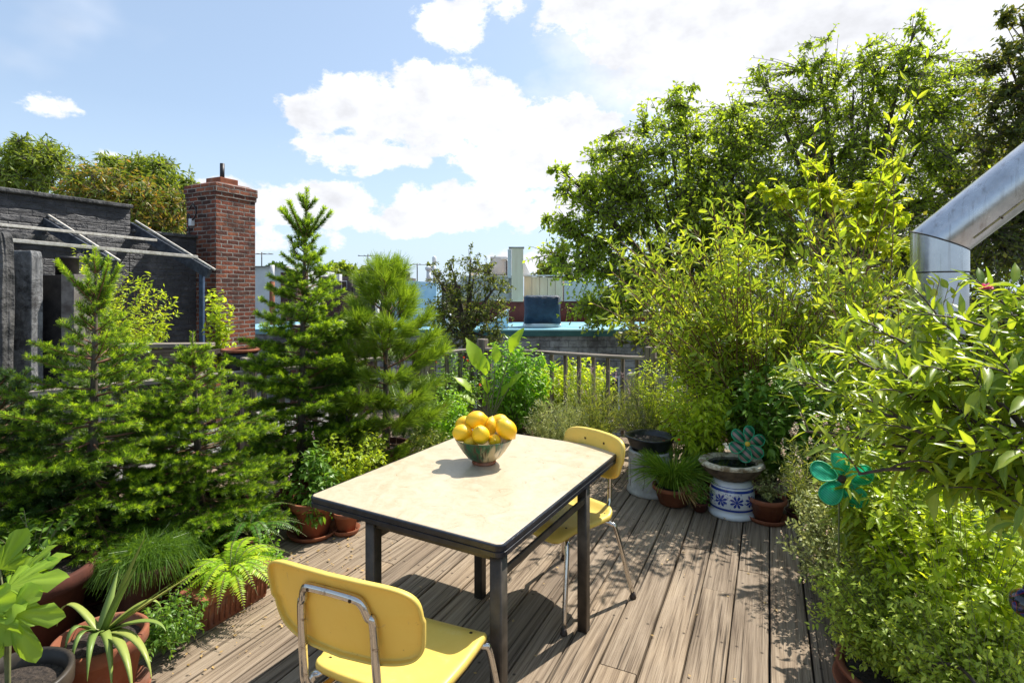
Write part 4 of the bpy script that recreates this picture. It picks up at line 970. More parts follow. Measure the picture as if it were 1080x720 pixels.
# ================================================================== CONIFERS
def conifer(name,label,x,y,z0,H,R,nw,mat,leaf=.025,wid=.62,den=1250,elev=(50,-8),shape=.75,potr=.2,poth=.3,potmat='terra_shaded',leader=.25,long=False,gap=0.0,group='potted conifers along the left fence',saucer=True,bare=.0,thin=1.0):
    root=plant(name,label,'conifer',group); pot(root,x,y,0,potr,poth,potmat,saucer)
    base=np.array([x,y,poth*.85]); top=np.array([x+RNG.normal()*.03,y+RNG.normal()*.03,z0+H])
    mt=MB(); tr=bez(base,(base+top)/2+RNG.normal(size=3)*.015,top,12); mt.tube(tr,np.linspace(.02+.008*H,.004,12),8)
    mt.build('trunk',M['bark'],root)
    mS=MB(); mL=MB()
    T=T_LONG if long else T_NEEDLE
    Q={}; mT_=[]
    def needles(poly,L,tip,start=.0):
        n=int(L*den*(1-start)) 
        if n>=3: Q.setdefault(len(poly),[]).append((poly,n,tip,start))
    def flush():
        for k,it in Q.items():
            A=np.array([q[0] for q in it]); cnt=np.array([q[1] for q in it]); idx=np.repeat(np.arange(len(it)),cnt); st=np.array([q[3] for q in it])[idx]; tip=np.array([q[2] for q in it])[idx]; n=len(idx)
            ts=(st+(1-st)*RNG.random(n))**.8; p,d=bsample(A,idx,ts); r=rv(n); r[:,2]+=.35; sd=nrm(r-d*np.sum(r*d,1,keepdims=True))
            dd=d*(.75 if not long else .95)+sd*(.9 if not long else .55)
            if long: dd[:,2]-=.12
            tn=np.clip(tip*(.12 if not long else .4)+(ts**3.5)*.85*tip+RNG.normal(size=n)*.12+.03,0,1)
            scatter(mL,T,p,dd,rv(n),leaf*RNG.uniform(.7,1.15,n),tn,np.full(n,wid))
    for _ in range(1 if long else 4): needles(tr,H*leader*1.2,.8,1-leader)
    if not long and H>1.3:
        for (tt_,Ls,el_,nb_) in ((1-leader*.78,.15*H,50,6),(1-leader*.35,.06*H,58,4)):
            s0,_=sample(tr,np.array([tt_])); s0=s0[0]; aa_=RNG.uniform(0,6)
            for b in range(nb_):
                a=aa_+2*PI*b/nb_+RNG.normal()*.15; e=math.radians(el_+RNG.normal()*6); L=Ls*RNG.uniform(.8,1.15); dr=np.array([math.cos(a)*math.cos(e),math.sin(a)*math.cos(e),math.sin(e)])
                pl=bez(s0,s0+dr*L*.5-np.array([0,0,.04*L]),s0+dr*L,7); mT_.append(pl)
                for _ in range(2): needles(pl,L,.95,.08)
    H0=z0+.02; SP=[]
    for k in range(nw):
        f=(k+.5)/nw
        zt=H0+(H*(1-leader*.55))*f**.9; t_tr=np.clip((zt-base[2])/(top[2]-base[2]),0,.99)
        nb=RNG.integers(5,8) if not long else RNG.integers(5,7)
        a0=RNG.uniform(0,2*PI)
        for b in range(nb):
            if f<bare and RNG.random()<.6: continue
            a=a0+2*PI*b/nb+RNG.normal()*.2; e=math.radians(elev[1]+(elev[0]-elev[1])*f**1.6+RNG.normal()*6)
            prof=(1-f)**shape if f>.25 else (.75**shape)*(.78+.22*f/.25)
            L=R*max(prof,.12)*RNG.uniform(.78,1.15)
            s0,_=sample(tr,np.array([np.clip(t_tr+RNG.normal()*.01,0,.99)])); s0=s0[0]
            dr=np.array([math.cos(a)*math.cos(e),math.sin(a)*math.cos(e),math.sin(e)])
            e1=s0+dr*L; mid=s0+dr*L*.5; mid[2]-=.05*L; e1[2]+=.10*L
            pl=bez(s0,mid,e1,7); mS.tube(pl,np.linspace(.005+.004*L,.0018,7),4,False)
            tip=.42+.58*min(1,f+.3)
            needles(pl,L,tip,.25 if not long else .55)
            ns=max(3,int(L/.050*thin)) if not long else max(4,int(L/.06))
            side=np.cross(dr,[0,0,1]); side/=np.linalg.norm(side)+1e-9
            for j in range(ns):
                tt=.18+.78*(j+RNG.random()*.6)/ns; p,d=sample(pl,np.array([tt])); p=p[0]; d=d[0]
                sg=1 if j%2 else -1; l=L*.42*(1.05-tt)**.8*RNG.uniform(.7,1.2)+.025
                if long: l=L*.5*(1.1-tt)*RNG.uniform(.7,1.1)+.05
                dv=d*.75+sg*side*.75+np.array([0,0,RNG.normal()*.14+(.3 if long else .06)]); dv/=np.linalg.norm(dv)
                q=p+dv*l; m_=(p+q)/2+np.array([0,0,-.03*l]); sp=bez(p,m_,q,4)
                SP.append(sp); needles(sp,l,tip*RNG.uniform(.7,1.2),.05 if not long else .35)
                if l>.11 and not long:
                    for u in range(int(l/.07)):
                        p2,d2=sample(sp,np.array([.25+.65*RNG.random()])); dv2=d2[0]*.7+side*RNG.choice([-1,1])*.7+np.array([0,0,RNG.normal()*.15]); dv2/=np.linalg.norm(dv2); l2=l*.4
                        sp2=bez(p2[0],p2[0]+dv2*l2*.5,p2[0]+dv2*l2,3); needles(sp2,l2,tip)
    btubes(mS,SP,.0028,.0014)
    if mT_: btubes(mS,mT_,.006,.0025,4)
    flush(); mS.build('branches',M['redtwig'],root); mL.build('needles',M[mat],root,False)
    finish(root,x,y,0); return root
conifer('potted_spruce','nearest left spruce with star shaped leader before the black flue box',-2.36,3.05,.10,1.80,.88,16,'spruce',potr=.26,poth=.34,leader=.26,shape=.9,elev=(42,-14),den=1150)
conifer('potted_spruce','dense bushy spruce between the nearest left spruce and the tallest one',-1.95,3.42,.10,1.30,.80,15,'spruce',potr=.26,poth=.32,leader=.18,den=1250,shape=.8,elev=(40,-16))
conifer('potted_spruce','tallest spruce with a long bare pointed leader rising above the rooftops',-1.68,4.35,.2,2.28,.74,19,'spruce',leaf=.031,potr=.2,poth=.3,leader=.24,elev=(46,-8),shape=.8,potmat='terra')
conifer('potted_spruce','low dark spruce filling the gap at the left edge below the grey pier',-2.85,3.0,.08,1.15,.9,14,'spruce_dark',potr=.25,poth=.3,leader=.15)
conifer('potted_pine','soft long needled young pine to the right of the tall spruce',-1.12,4.85,.16,1.80,.74,10,'pine',leaf=.11,wid=.9,den=1000,elev=(66,2),shape=.5,potr=.22,poth=.3,leader=.18,long=True)
conifer('potted_spruce','small low spruce under the pine behind the back left edge of the table',-1.33,4.45,.15,.62,.5,7,'spruce',potr=.15,poth=.2,leader=.12)

# ================================================================== TREES
def tree(name,label,base,fork,lobes,T,size,mat,nleaf,tw=1.0,group=None,droop=.35,cat='tree',trunk_r=.2,twmat='bark',shell=.35,per=9,up=.35,tone=(.15,.9)):
    root=plant(name,label,cat,group); base=np.array(tuple(base),float); fork=np.array(tuple(fork),float)
    mt=MB(); mt.tube(bez(base,(base+fork)/2+RNG.normal(size=3)*.15,fork,8),np.linspace(trunk_r,trunk_r*.7,8),10); mt.build('trunk',M['bark'],root)
    mS=MB(); mL=MB(); vols=np.array([l[1]*l[1]*l[2] if False else l[1]**2 for l in lobes]); vols/=vols.sum()
    for (c,r,sq),w in zip(lobes,vols):
        c=np.array(tuple(c),float); mid=fork+(c-fork)*.5; mid[2]+=.12*np.linalg.norm(c-fork); limb=bez(fork,mid,c,8)
        mS.tube(limb,np.linspace(trunk_r*.42,trunk_r*.08,8),6,False)
        nt_=max(4,int(nleaf*w/per)); nsub=max(3,int(4+r*3)); subs=[]
        for k in range(nsub):
            s0,_=sample(limb,np.array([RNG.uniform(.5,1.0)])); u=rv(1)[0]*np.array([1,1,sq]); e=c+u*r*RNG.uniform(.45,.8)
            sp=bez(s0[0],(s0[0]+e)/2+np.array([0,0,.1*r]),e,6); mS.tube(sp,np.linspace(trunk_r*.08,trunk_r*.025,6),4,False); subs.append(sp)
        uu=rv(nt_); rad_=RNG.uniform(.12,1,nt_)**.55*np.where(RNG.random(nt_)<.2,RNG.uniform(1,1.35,nt_),1); E=c+uu*rad_[:,None]*np.array([r,r,r*sq])
        ends=np.array([s[-1] for s in subs]+[s[3] for s in subs])
        D=((E[:,None,:]-ends[None])**2).sum(2); s0=ends[np.argmin(D,1)]; L=np.linalg.norm(E-s0,axis=1)[:,None]
        s0=np.where(L>.7*tw,E+(s0-E)*(.7*tw/np.maximum(L,1e-6)),s0); m_=(s0+E)/2; m_[:,2:]+=.06*L; tp=bbez(s0,m_,E,5)
        btubes(mS,tp,.007*tw,.003*tw); bleaves(mL,T,tp,per,size,.15,1.02,.9,droop,up,*tone,jit=.5)
    mS.build('branches',M[twmat],root); mL.build('foliage',M[mat],root,False)
    finish(root,*base); return root
def PL(l,k=1.12): return [(P(px,py,d),k*r/F*d,sq) for (px,py,d,r,sq) in l]
tree('street_tree','broad light green tree right of centre spreading its branches to the left over the roofs',G(735,11.6,-9),P(730,345,11.6),
 PL([(610,200,10.6,30,.55),(592,236,10.8,24,.6),(640,232,11,52,.7),(607,272,11,42,.6),(660,165,11,44,.7),(705,130,11.3,36,.8),(722,108,11.3,20,1.1),(700,200,11,70,.8),(670,290,11.2,60,.7),(760,150,11.6,50,.9),(750,230,11.5,70,.8),(640,325,11,45,.5),(735,300,11.8,75,.7),(592,180,10.7,14,.6),(765,190,11.8,60,.9),(790,140,12,40,.9),(640,190,11,30,.5),(800,230,12,60,.8)]),
 T_R,.105,'tree',50000,1.3,'tall trees at the right')
tree('street_tree','tallest tree at the upper right rising to a thin spike against the white sky',G(905,12.8,-9),P(895,330,12.8),
 PL([(830,100,12.5,45,.9),(800,78,12.6,16,.8),(862,62,12.6,22,1.4),(900,95,12.5,45,.9),(925,62,12.6,26,.9),(958,50,12.5,22,1.1),(966,26,12.5,12,1.3),(960,110,12.6,60,.9),(850,165,12.6,65,.8),(930,190,12.8,80,.8),(1000,100,12.8,45,.9),(1020,165,13,65,.9),(830,240,12.9,80,.8),(910,270,13,80,.7),(1010,250,13,80,.8)]),
 T_R,.11,'tree',54000,1.4,'tall trees at the right')
tree('street_tree','dark bronze green tree leaning in at the top right corner',G(1170,10.5,-9),P(1150,330,10.5),
 PL([(1075,15,9.5,22,.6),(1062,62,9.5,32,.6),(1085,100,9.6,45,.7),(1060,140,9.8,38,.7),(1110,180,10,70,.8),(1065,205,10.2,50,.7),(1050,260,10.5,65,.7),(1130,60,10,60,.8)]),
 T_R,.105,'tree_dark',20000,1.2,'tall trees at the right')
T_L=T_RN
lt='trees behind the tarred wall'
tree('ailanthus_tree','green feathery tree at the far left behind the tarred wall',G(10,13,-9),P(25,260,13),PL([(5,185,12.5,38,.7),(40,165,12.5,30,.7),(60,185,12.5,36,.7),(20,158,12.4,14,.8),(-45,180,12.5,45,.7)]),T_L,.15,'tree_left',11000,1.3,lt,droop=.5)
tree('ailanthus_tree','feathery tree with orange seed clusters behind the middle of the tarred wall',G(120,11.5,-9),P(120,280,11.5),PL([(100,195,11,28,.8),(130,205,11,34,.8),(165,218,11,36,.7),(150,232,11,40,.5),(95,215,11,25,.7)]),T_L,.13,'tree_orange',11000,1.2,lt,droop=.5)
tree('ailanthus_tree','green feathery tree just left of the brick chimney',G(168,13.5,-9),P(165,280,13.5),PL([(165,185,13,26,.9),(150,180,13,18,.9),(188,205,13,28,.8),(120,178,13,20,.8),(180,230,13,28,.8)]),T_L,.15,'tree_left',9000,1.3,lt,droop=.5)
for (lb,px,py,d,r,mt_) in (('small round far tree left of the brown parapets',362,288,24,18,'tree_left'),('distant low tree right of the tall stack',585,287,26,20,'olive'),('distant tree top left of the sloped roofs',330,296,25,14,'olive'),('distant dark tree between the brown parapet and the lantern',388,291,26,12,'olive'),('distant pointed evergreen right of the brick chimney',292,286,24,9,'spruce_dark')):
    tree('distant_tree',lb,G(px,d,-9),P(px,py+20,d),[(P(px,py,d),r/F*d,.7),(P(px+r*.8,py+6,d),r*.6/F*d,.7)],T_R,.3,mt_,1400,1.2,'distant trees on the skyline',trunk_r=.15)
tree('street_tree','dark leaved bushy tree with upright sprigs before the blue roof, left of centre',G(492,8.6,-9),P(492,352,8.6),
 PL([(470,300,8.4,22,.8),(500,290,8.4,26,.9),(525,300,8.4,18,.8),(485,330,8.4,38,.7),(455,285,8.4,8,1.6),(520,330,8.5,26,.8),(475,278,8.4,9,1.6),(497,272,8.4,9,1.6),(460,325,8.4,16,.9),(475,352,8.3,30,.7),(510,355,8.3,26,.7)]),T_R,.05,'olive',8000,.6,None,droop=.1,trunk_r=.1,per=10)
tree('yellow_maple','young maple with bright yellow green leaves left of the silver duct',G(905,5.9,-.2),P(905,345,5.9),
 PL([(935,180,5.6,20,.8),(905,200,5.6,26,.6),(870,205,5.6,28,.5),(835,210,5.6,22,.5),(810,200,5.6,14,.6),(930,225,5.6,28,.7),(945,262,5.7,24,.7),(905,245,5.7,26,.6),(855,175,5.6,12,.7)]),T_MAPLE,.085,'yellow',1500,.6,None,droop=.75,trunk_r=.025,twmat='redtwig',per=6,up=.75,tone=(.2,1))
tree('backdrop_tree','dark leafy tree filling the gap behind the willow like shrub',G(880,7.6,-9),P(870,420,7.6),
 PL([(760,330,7.4,60,.7),(850,340,7.4,70,.7),(940,330,7.6,60,.8),(1010,350,7.8,70,.8),(690,350,7.5,45,.6),(1080,330,8,70,.9),(900,260,7.8,55,.8)]),T_R,.085,'tree_dark',14000,1.0,'tall trees at the right')

# ================================================================== SHRUBS
def shrub(name,label,cat,base,targets,T,size,nl,mat,smat='twig',potspec=None,group=None,extra=None,**kw):
    root=plant(name,label,cat,group); mL=MB(); mS=MB()
    stemplant(mL,mS,base,targets,T,size,nl,**kw)
    mS.build('stems',M[smat],root); mL.build('foliage',M[mat],root,False)
    if potspec: pot(root,base[0],base[1],0,**potspec)
    if extra: extra(root)
    finish(root,base[0],base[1],0); return root
def tg(lst,n,d,jd=.25,jp=14):
    """targets round a list of (pixel x, pixel y) crown points at depth d"""
    out=[]
    for (px,py) in lst:
        for k in range(n): out.append(P(px+RNG.normal()*jp,py+RNG.normal()*jp,d+RNG.normal()*jd))
    return out
# willow-like shrub: long upright arching stems with narrow leaves
wt=tg([(655,275),(680,255),(700,300),(730,250),(755,225),(775,240),(800,270),(840,285),(770,300),(740,320),(700,345),(660,320),(850,300),(890,300),(910,320),(820,330),(780,350),(730,365),(880,350),(930,290)],6,4.75,.35,17)
shrub('willow_shrub','big shrub with narrow pointed leaves on reddish stems behind the fence corner','shrub',tuple(G(800,4.9,-.1)),wt,T_WILLOW,.085,30,'willow','redtwig',bend=.3,stem_r=.008,t0=.3,droop=.0,spread=.75,upb=.3,twigs=6,twig_len=.25,tnl=9,stemseg=9)
shrub('willow_shrub','tall thin sprigs of narrow leaves shooting above the yellow maple','shrub',tuple(G(905,5.0,-.1)),[P(978,62,4.9),P(958,85,4.9),P(938,125,4.9),P(852,152,5),P(858,135,5),P(868,170,5),P(820,190,5),P(905,230,4.8),P(932,300,4.8)],T_WILLOW,.115,26,'lime','redtwig',bend=.15,stem_r=.007,t0=.45,droop=-.1,spread=.7,upb=.3,twigs=2,twig_len=.2,tnl=6,stemseg=9)
shrub('willow_shrub','reddish stemmed upright shrub with blue green oval leaves left of the duct','shrub',tuple(G(950,3.5,0)),tg([(880,235),(900,260),(925,290),(860,280)],2,4.3,.15,8)+tg([(945,310),(990,300),(1015,300)],2,3.3,.1,6),T_OVAL,.075,18,'willow','redtwig',bend=.2,stem_r=.006,t0=.35,droop=-.2,spread=.8,upb=.4,twigs=4,twig_len=.14,tnl=6)
# fence side planting behind the table
c=P(545,402,5.3)
shrub('basil_plant','rounded bright green basil bush in a dark blue pot behind the bowl','shrub',(c.x,c.y,.25),list(ell_targets((c.x,c.y,.84),(.40,.34,.40),130,.6)),T_OVAL,.06,16,'basil',bend=.1,stem_r=.003,t0=.35,droop=.35,spread=1.0,upb=.65,twigs=2,twig_len=.08,tnl=6,potspec=dict(r=.15,h=.3,mat='terra_shaded'))
b0=P(518,418,5.05)
def bigleaf(root):
    m=MB(); base=np.array([b0.x,b0.y,.45])
    for (px,py,L,upv,dz) in ((498,358,.30,(.6,-1,.5),0),(546,346,.24,(-.9,-1,.2),0),(484,394,.22,(0,-.3,1),-.1),(487,412,.2,(0,-.3,1),-.1),(524,364,.17,(.3,-1,.1),0),(546,392,.17,(0,-.5,1),0),(510,376,.18,(0,-1,.5),0),(536,402,.15,(0,-.5,1),0),(512,398,.16,(.3,-.6,1),0)):
        tip=np.array(P(px,py,b0.y-.1+RNG.normal()*.05)); d=tip-base; n=np.linalg.norm(d); st=tip-d/n*L
        scatter(m,T_BROAD,[st],[d],[upv],[L*1.05],[RNG.uniform(.5,.9)])
        s=MB(); s.tube(bez(base,(base+st)/2+np.array([0,0,.03]),st,5),[.007,.006,.006,.005,.004],6,False); s.build('leaf_stalk',M['twig'],root)
    m.build('leaves',M['canna'],root,True)
r_=plant('broad_leaved_plant','plant with very large pale green leaves beside the fence post behind the bowl','plant'); bigleaf(r_)
m=MB(); m.tube([(b0.x,b0.y,.2),(b0.x,b0.y,.5)],.010,6); m.build('stem',M['twig'],r_)
p_=pot(r_,b0.x,b0.y,0,.15,.44,'blueglaze',False,True,.8); finish(r_,b0.x,b0.y)
grp='shrubs along the far fence'
def mound(name,label,px,py,d,rx,rz,T,size,mat,n=70,nl=14,z0=.12,cat='shrub',group=grp,fl=None,twigs=2,planter=None,ry=None,**kw):
    c=P(px,py,d); kw2=dict(bend=.1,stem_r=.0025,t0=.3,droop=.15,spread=.9,upb=.5,twigs=twigs,twig_len=.08,tnl=6); kw2.update(kw)
    def ex(root):
        if fl:
            fm,nf,fs,top=fl
            tgs=ell_targets((c.x,c.y,c.z),(rx,ry or rx,rz),nf*2,.95); tgs=tgs[np.argsort(-tgs[:,2]+RNG.normal(size=len(tgs))*rz*.5)][:nf]
            for t_ in tgs:
                e=t_+np.array([RNG.normal()*.02,RNG.normal()*.02,top]); ln=bez(t_,(t_+e)/2,e,4); m=MB()
                leaves_on(m,T_R,ln,14,fs,.3,1.0,1.2,0,.2,.1,.9); m.build('flower',M[fm],root,False)
    return shrub(name,label,cat,(c.x,c.y,z0),list(ell_targets((c.x,c.y,c.z),(rx,ry or rx,rz),n,.6,z0+.05)),T,size,nl,mat,group=group,extra=ex,**kw2) if not planter else shrub(name,label,cat,(c.x,c.y,z0),list(ell_targets((c.x,c.y,c.z),(rx,ry or rx,rz),n,.6,z0+.05)),T,size,nl,mat,group=group,extra=ex,potspec=planter,**kw2)
mound('lavender_bush','grey green lavender with faded flower spikes in front of the pickets',628,425,5.35,.42,.30,T_NARROW,.045,'sage',170,22,fl=('purplefl',50,.012,.07),spread=.6,droop=-.2,upb=.2)
mound('lavender_bush','low silvery leaved lavender clump behind the back corner of the table',582,440,5.0,.32,.2,T_NARROW,.055,'silver',120,20,spread=.7,droop=0,upb=.2)
mound('rosemary_bush','darker rosemary like shrub behind the cement urn',682,425,5.0,.34,.32,T_NARROW,.04,'sage',130,24,spread=.6,droop=-.2,upb=.2)
mound('leafy_shrub','airy yellow green shrub in front of the post of the far fence',705,400,5.2,.4,.3,T_WILLOW,.05,'lime',90,14)
mound('leafy_shrub','lime green shrub with drooping leaves above the potted grass',737,432,4.45,.30,.38,T_OVAL,.062,'lime',90,16,droop=.55,upb=.7)
mound('leafy_shrub','broad dark green leafy bush behind the striped pinwheel',812,430,4.35,.48,.42,T_OVAL,.07,'mid',130,16,droop=.3,upb=.7,fl=('palefl',12,.014,.05))
mound('leafy_shrub','tall green leafy bush right of the striped pinwheel',868,420,4.0,.4,.4,T_OVAL,.07,'mid',100,14,droop=.3,upb=.6)
mound('leafy_shrub','bright leafy plant seen through the pickets beside the basil',600,395,6.9,.7,.22,T_OVAL,.075,'lime',100,12,z0=.1,group=None)
mound('leafy_shrub','tangled green garden plants behind the gap in the fence left of the basil',478,392,6.6,.5,.35,T_OVAL,.05,'mid',120,14,z0=-.1,group=None,fl=('redfl',6,.02,.03))
mound('leafy_shrub','lower green plants between the pine and the lemon bowl',468,432,5.6,.38,.26,T_OVAL,.045,'basil',90,14,z0=.02,group=None,fl=('pinkfl',5,.015,.03))
mound('grey_shrub','small grey leaved shrub between the pine and the back left edge of the table',452,470,4.7,.22,.18,T_OVAL,.028,'sage',80,16,group=None)
mound('wall_shrub','loose yellow green bush inside the lean to frame before the tarred wall',138,325,5.6,.42,.42,T_WILLOW,.06,'lime',120,18,z0=.35,group=None,smat='redtwig')
mound('climbing_vine','leafy vine climbing beside the black flue box',85,300,5.35,.16,.42,T_OVAL,.055,'lime',50,14,z0=.3,group=None,ry=.12)
mound('young_sapling','small bright sapling in front of the brick chimney',229,332,5.7,.14,.32,T_OVAL,.06,'lime',26,12,z0=.75,group=None,ry=.12)
mound('leafy_shrub','low leafy plants at the foot of the brick chimney',150,372,5.2,.7,.12,T_OVAL,.05,'mid',60,12,z0=.2,group=None,ry=.2)

# left side: small plants under the spruces
grp2='small plants at the foot of the spruces'
mound('houttuynia_plant','leafy plant with round leaves in the terracotta pot left of the table corner',330,512,3.72,.22,.3,T_OVAL,.055,'mid',50,12,group=grp2,planter=dict(r=.15,h=.25,mat='terra'),fl=('purplefl',4,.012,.08),droop=.5,upb=.8)
mound('small_leaved_shrub','fine yellow green shrub rising above the left edge of the table',372,478,4.05,.27,.2,T_OVAL,.035,'lime',80,16,group=grp2,planter=dict(r=.14,h=.2,mat='terra'))
mound('trailing_plant','low trailing plant spilling over the dark pot behind the fig',-8,610,2.62,.26,.20,T_OVAL,.036,'mid',90,14,group=grp2,z0=.1)
mound('trailing_plant','loose creeping plant between the aloe and the fern trough',178,655,2.5,.16,.11,T_OVAL,.026,'mid',60,14,group=grp2,z0=.02,droop=.3)
mound('trailing_plant','small leaved creeper between the fern trough and the round leaved plant',272,588,3.15,.17,.13,T_OVAL,.032,'basil',60,13,group=grp2,z0=.02,droop=.3)
# empty terracotta pot
r_=plant('potted_seedling','small terracotta pot with saucer just left of the table leg','potted plant'); c=G(365,3.75); pot(r_,c.x,c.y,0,.085,.15,'terra'); m=MB(); s=MB(); stemplant(m,s,(c.x,c.y,.13),list(ell_targets((c.x,c.y,.2),(.05,.05,.05),8)),T_OVAL,.03,5); m.build('leaves',M['mid'],r_,False); s.build('stems',M['twig'],r_); finish(r_,c.x,c.y)
# ferns
def fern(name,label,x,y,z,n,L,mat,group=None,size=.05,arch=.6,az0=0,az1=2*PI):
    root=plant(name,label,'fern',group); mL=MB(); mS=MB()
    for k in range(n):
        a=az0+(az1-az0)*(k+RNG.random()*.7)/n; l=L*RNG.uniform(.6,1.1); el=RNG.uniform(.5,1.2)
        h=np.array([math.cos(a),math.sin(a),0]); b=np.array([x,y,z])+h*.02
        mid=b+h*l*.4*math.cos(el)+np.array([0,0,l*.75*math.sin(el)]); e=b+h*l*.95+np.array([0,0,l*.35*math.sin(el)-arch*l*.5])
        pl=bez(b,mid,e,10); mS.tube(pl,np.linspace(.0025,.0008,10),3,False)
        npn=int(l/.011); ts=np.linspace(.15,.99,npn); p,d=sample(pl,ts)
        up=np.cross(np.cross(d,np.array([0,0,1.0])),d); side=nrm(np.cross(d,np.array([0,0,1.0])))
        w=size*np.sin(np.clip(ts*1.15-.1,0.05,1)*PI)**.6*(1.05-ts*.55)
        for sg in (1,-1):
            dd=side*sg+d*.35+rv(npn)*.12; dd[:,2]-=.25
            scatter(mL,rhomb(.36),p,dd,nrm(up)+rv(npn)*.15,w*RNG.uniform(.8,1.1,npn),np.clip(RNG.uniform(.2,.9,npn)+RNG.normal()*.15,0,1))
    mS.build('stalks',M['twig'],root); mL.build('fronds',M[mat],root,False); return root
def trough(root,cx,cy,w,dp,h,az,mat='terra'):
    m=MB(); A=Matrix.Translation((cx,cy,0))@Matrix.Rotation(az,4,'Z')
    def rr_(i,z): return ([tuple((A@Vector((x,y,0)))[:2]) for x,y in rrect(-w/2+i,-dp/2+i,w/2-i,dp/2-i,.02,3)],z)
    slab(m,[rr_(.03,.0),rr_(.012,h*.78)]); m.build('trough',M[mat],root,False)
    m=MB(); slab(m,[rr_(0,h*.782),rr_(-.004,h)]); m.build('rim',M[mat],root,False,bevel=.005)
    for k in range(int(w/.03)):
        x=-w/2+.04+k*.03
        if x>w/2-.03: break
        m2=MB(); a=A@Vector((x,-dp/2+.022,.02)); b=A@Vector((x,-dp/2+.012,h*.76)); m2.tube([a,b],.005,5); m2.build('rib',M[mat],root)
c=G(245,2.78); c2=Vector((-1.47,2.84,0))
f1=fern('fern_planter','bright yellow green fern in the ribbed terracotta trough left of the near chair',c2.x,c2.y,.17,34,.34,'fern',None,.055)
trough(f1,c2.x,c2.y,.42,.19,.17,-AZ+PI/2); finish(f1,c2.x,c2.y)
f2=fern('fern_pot','darker fern with upright feathery fronds behind the bright fern',-1.58,3.28,.2,22,.36,'fern_dark',None,.045,.35); pot(f2,-1.58,3.28,0,.12,.2,'terra_shaded'); finish(f2,-1.58,3.28)
# grassy asparagus-like mound
r_=plant('grass_pot','dark mound of fine grassy foliage in a pot behind the aloe','potted plant'); c=Vector((-1.85,2.78,0)); pot(r_,c.x,c.y,0,.17,.3,'terra_shaded')
m=MB(); n=2000; a=RNG.uniform(0,2*PI,n); h=np.stack([np.cos(a),np.sin(a),np.zeros(n)],1); p0=np.array([c.x,c.y,.3])+h*RNG.uniform(0,.1,(n,1))
HR_=RNG.uniform(.15,1.1,(n,1))
for seg in range(3):
    dz=[.8,-.2,-1.3][seg]; dd=h*HR_+np.array([0,0,dz])+rv(n)*.38; l=.08; scatter(m,needle(.028),p0,dd,rv(n),np.full(n,l*1.1),RNG.uniform(0,.35,n)); p0=p0+nrm(dd)*l
m.build('blades',M['grassy'],r_,False); finish(r_,c.x,c.y)
# aloe
r_=plant('potted_aloe','aloe with long curling leaves in a terracotta pot at the lower left','potted plant'); c=Vector((-1.66,2.20,0)); pot(r_,c.x,c.y,0,.155,.27,'terra')
AL=[(155,562,2.2,.045),(148,590,2.15,.035),(215,598,2.2,.03),(185,612,2.12,.03),(68,690,2.05,.03),(75,705,2.0,.025),(92,718,1.95,.03),(175,665,2.05,.03),(160,715,1.95,.035),(140,735,1.9,.035),(118,730,1.95,.03),(170,640,2.25,.03),(60,660,2.3,.025),(125,600,2.35,.035)]
b=np.array([c.x,c.y,.28])
for i,(px,py,d,w) in enumerate(AL):
    tip=np.array(P(px,py,d)); dv=tip-b; hor=np.array([dv[0],dv[1],0]); Lh=np.linalg.norm(hor)+1e-6
    mid=b+hor*(.85 if tip[2]<b[2]+.1 else .5)+np.array([0,0,.16 if tip[2]<b[2]+.1 else (tip[2]-b[2])*.5]); pl=bez(b+hor/Lh*.02,mid,tip,14)
    m=MB(); dd=np.gradient(pl,axis=0); dd=nrm(dd); sd_=nrm(np.cross(dd,np.array([0,0,1.0])+hor/Lh*.01)); up=np.cross(sd_,dd); v=[];q=[]
    for k in range(14):
        ww=w*(1-(k/13)**1.6)*.62+.0008
        v+=[pl[k]-sd_[k]*ww+up[k]*ww*.35,pl[k]-up[k]*ww*.25,pl[k]+sd_[k]*ww+up[k]*ww*.35,pl[k]+up[k]*ww*.12]
    for k in range(13):
        for j in range(4): q.append((k*4+j,k*4+(j+1)%4,(k+1)*4+(j+1)%4,(k+1)*4+j))
    m.add(v,q,None,RNG.uniform(.2,.9)); m.build('leaf',M['aloe'],r_)
finish(r_,c.x,c.y)
# fig with big lobed leaves
FIGO=[]
def lobed():
    lobes=[(-104,.62),(-51,.9),(0,1.0),(51,.9),(104,.62)]
    pts=[]; w=.178
    for i,(a,L) in enumerate(lobes):
        a=math.radians(a)
        for (u,r) in ((-.95,.56),(-1.06,.64),(-1.22,.75),(-.9,.88),(-.42,.97),(.12,1.02),(.7,.92),(1.2,.78),(1.04,.64),(.95,.56)):
            r=r*L if r>.58 else r*max(L,.85); x0=u*w; pts.append((x0*math.cos(a)+r*math.sin(a),-x0*math.sin(a)+r*math.cos(a)))
        if i<len(lobes)-1:
            a2=math.radians((lobes[i][0]+lobes[i+1][0])/2); pts.append((math.sin(a2)*.46,math.cos(a2)*.46))
    P_=[(0,0,0)]+[(x*.88,y+.0,-.16*(x*x+y*y)+.05*math.sin(k_*1.9)) for k_,(x,y) in enumerate(pts)]
    inner=[(x*.5,y*.5,z*.2+.01) for x,y,z in P_[1:]]
    n=len(pts); v=P_+inner; t=[];q=[]
    for i in range(n-1): t.append((0,1+n+i+1,1+n+i)); q.append((1+n+i,1+n+i+1,1+i+1,1+i))
    return np.array(v,float),np.array(q),np.array(t)
TF=lobed()
nf_=(len(TF[0])-1)//2; MID[id(TF)]=np.array([.35]+[(.12 if (i%11) in (4,5) else 0.) for i in range(nf_)]+[(.3 if (i%11) in (4,5) else .0) for i in range(nf_)])
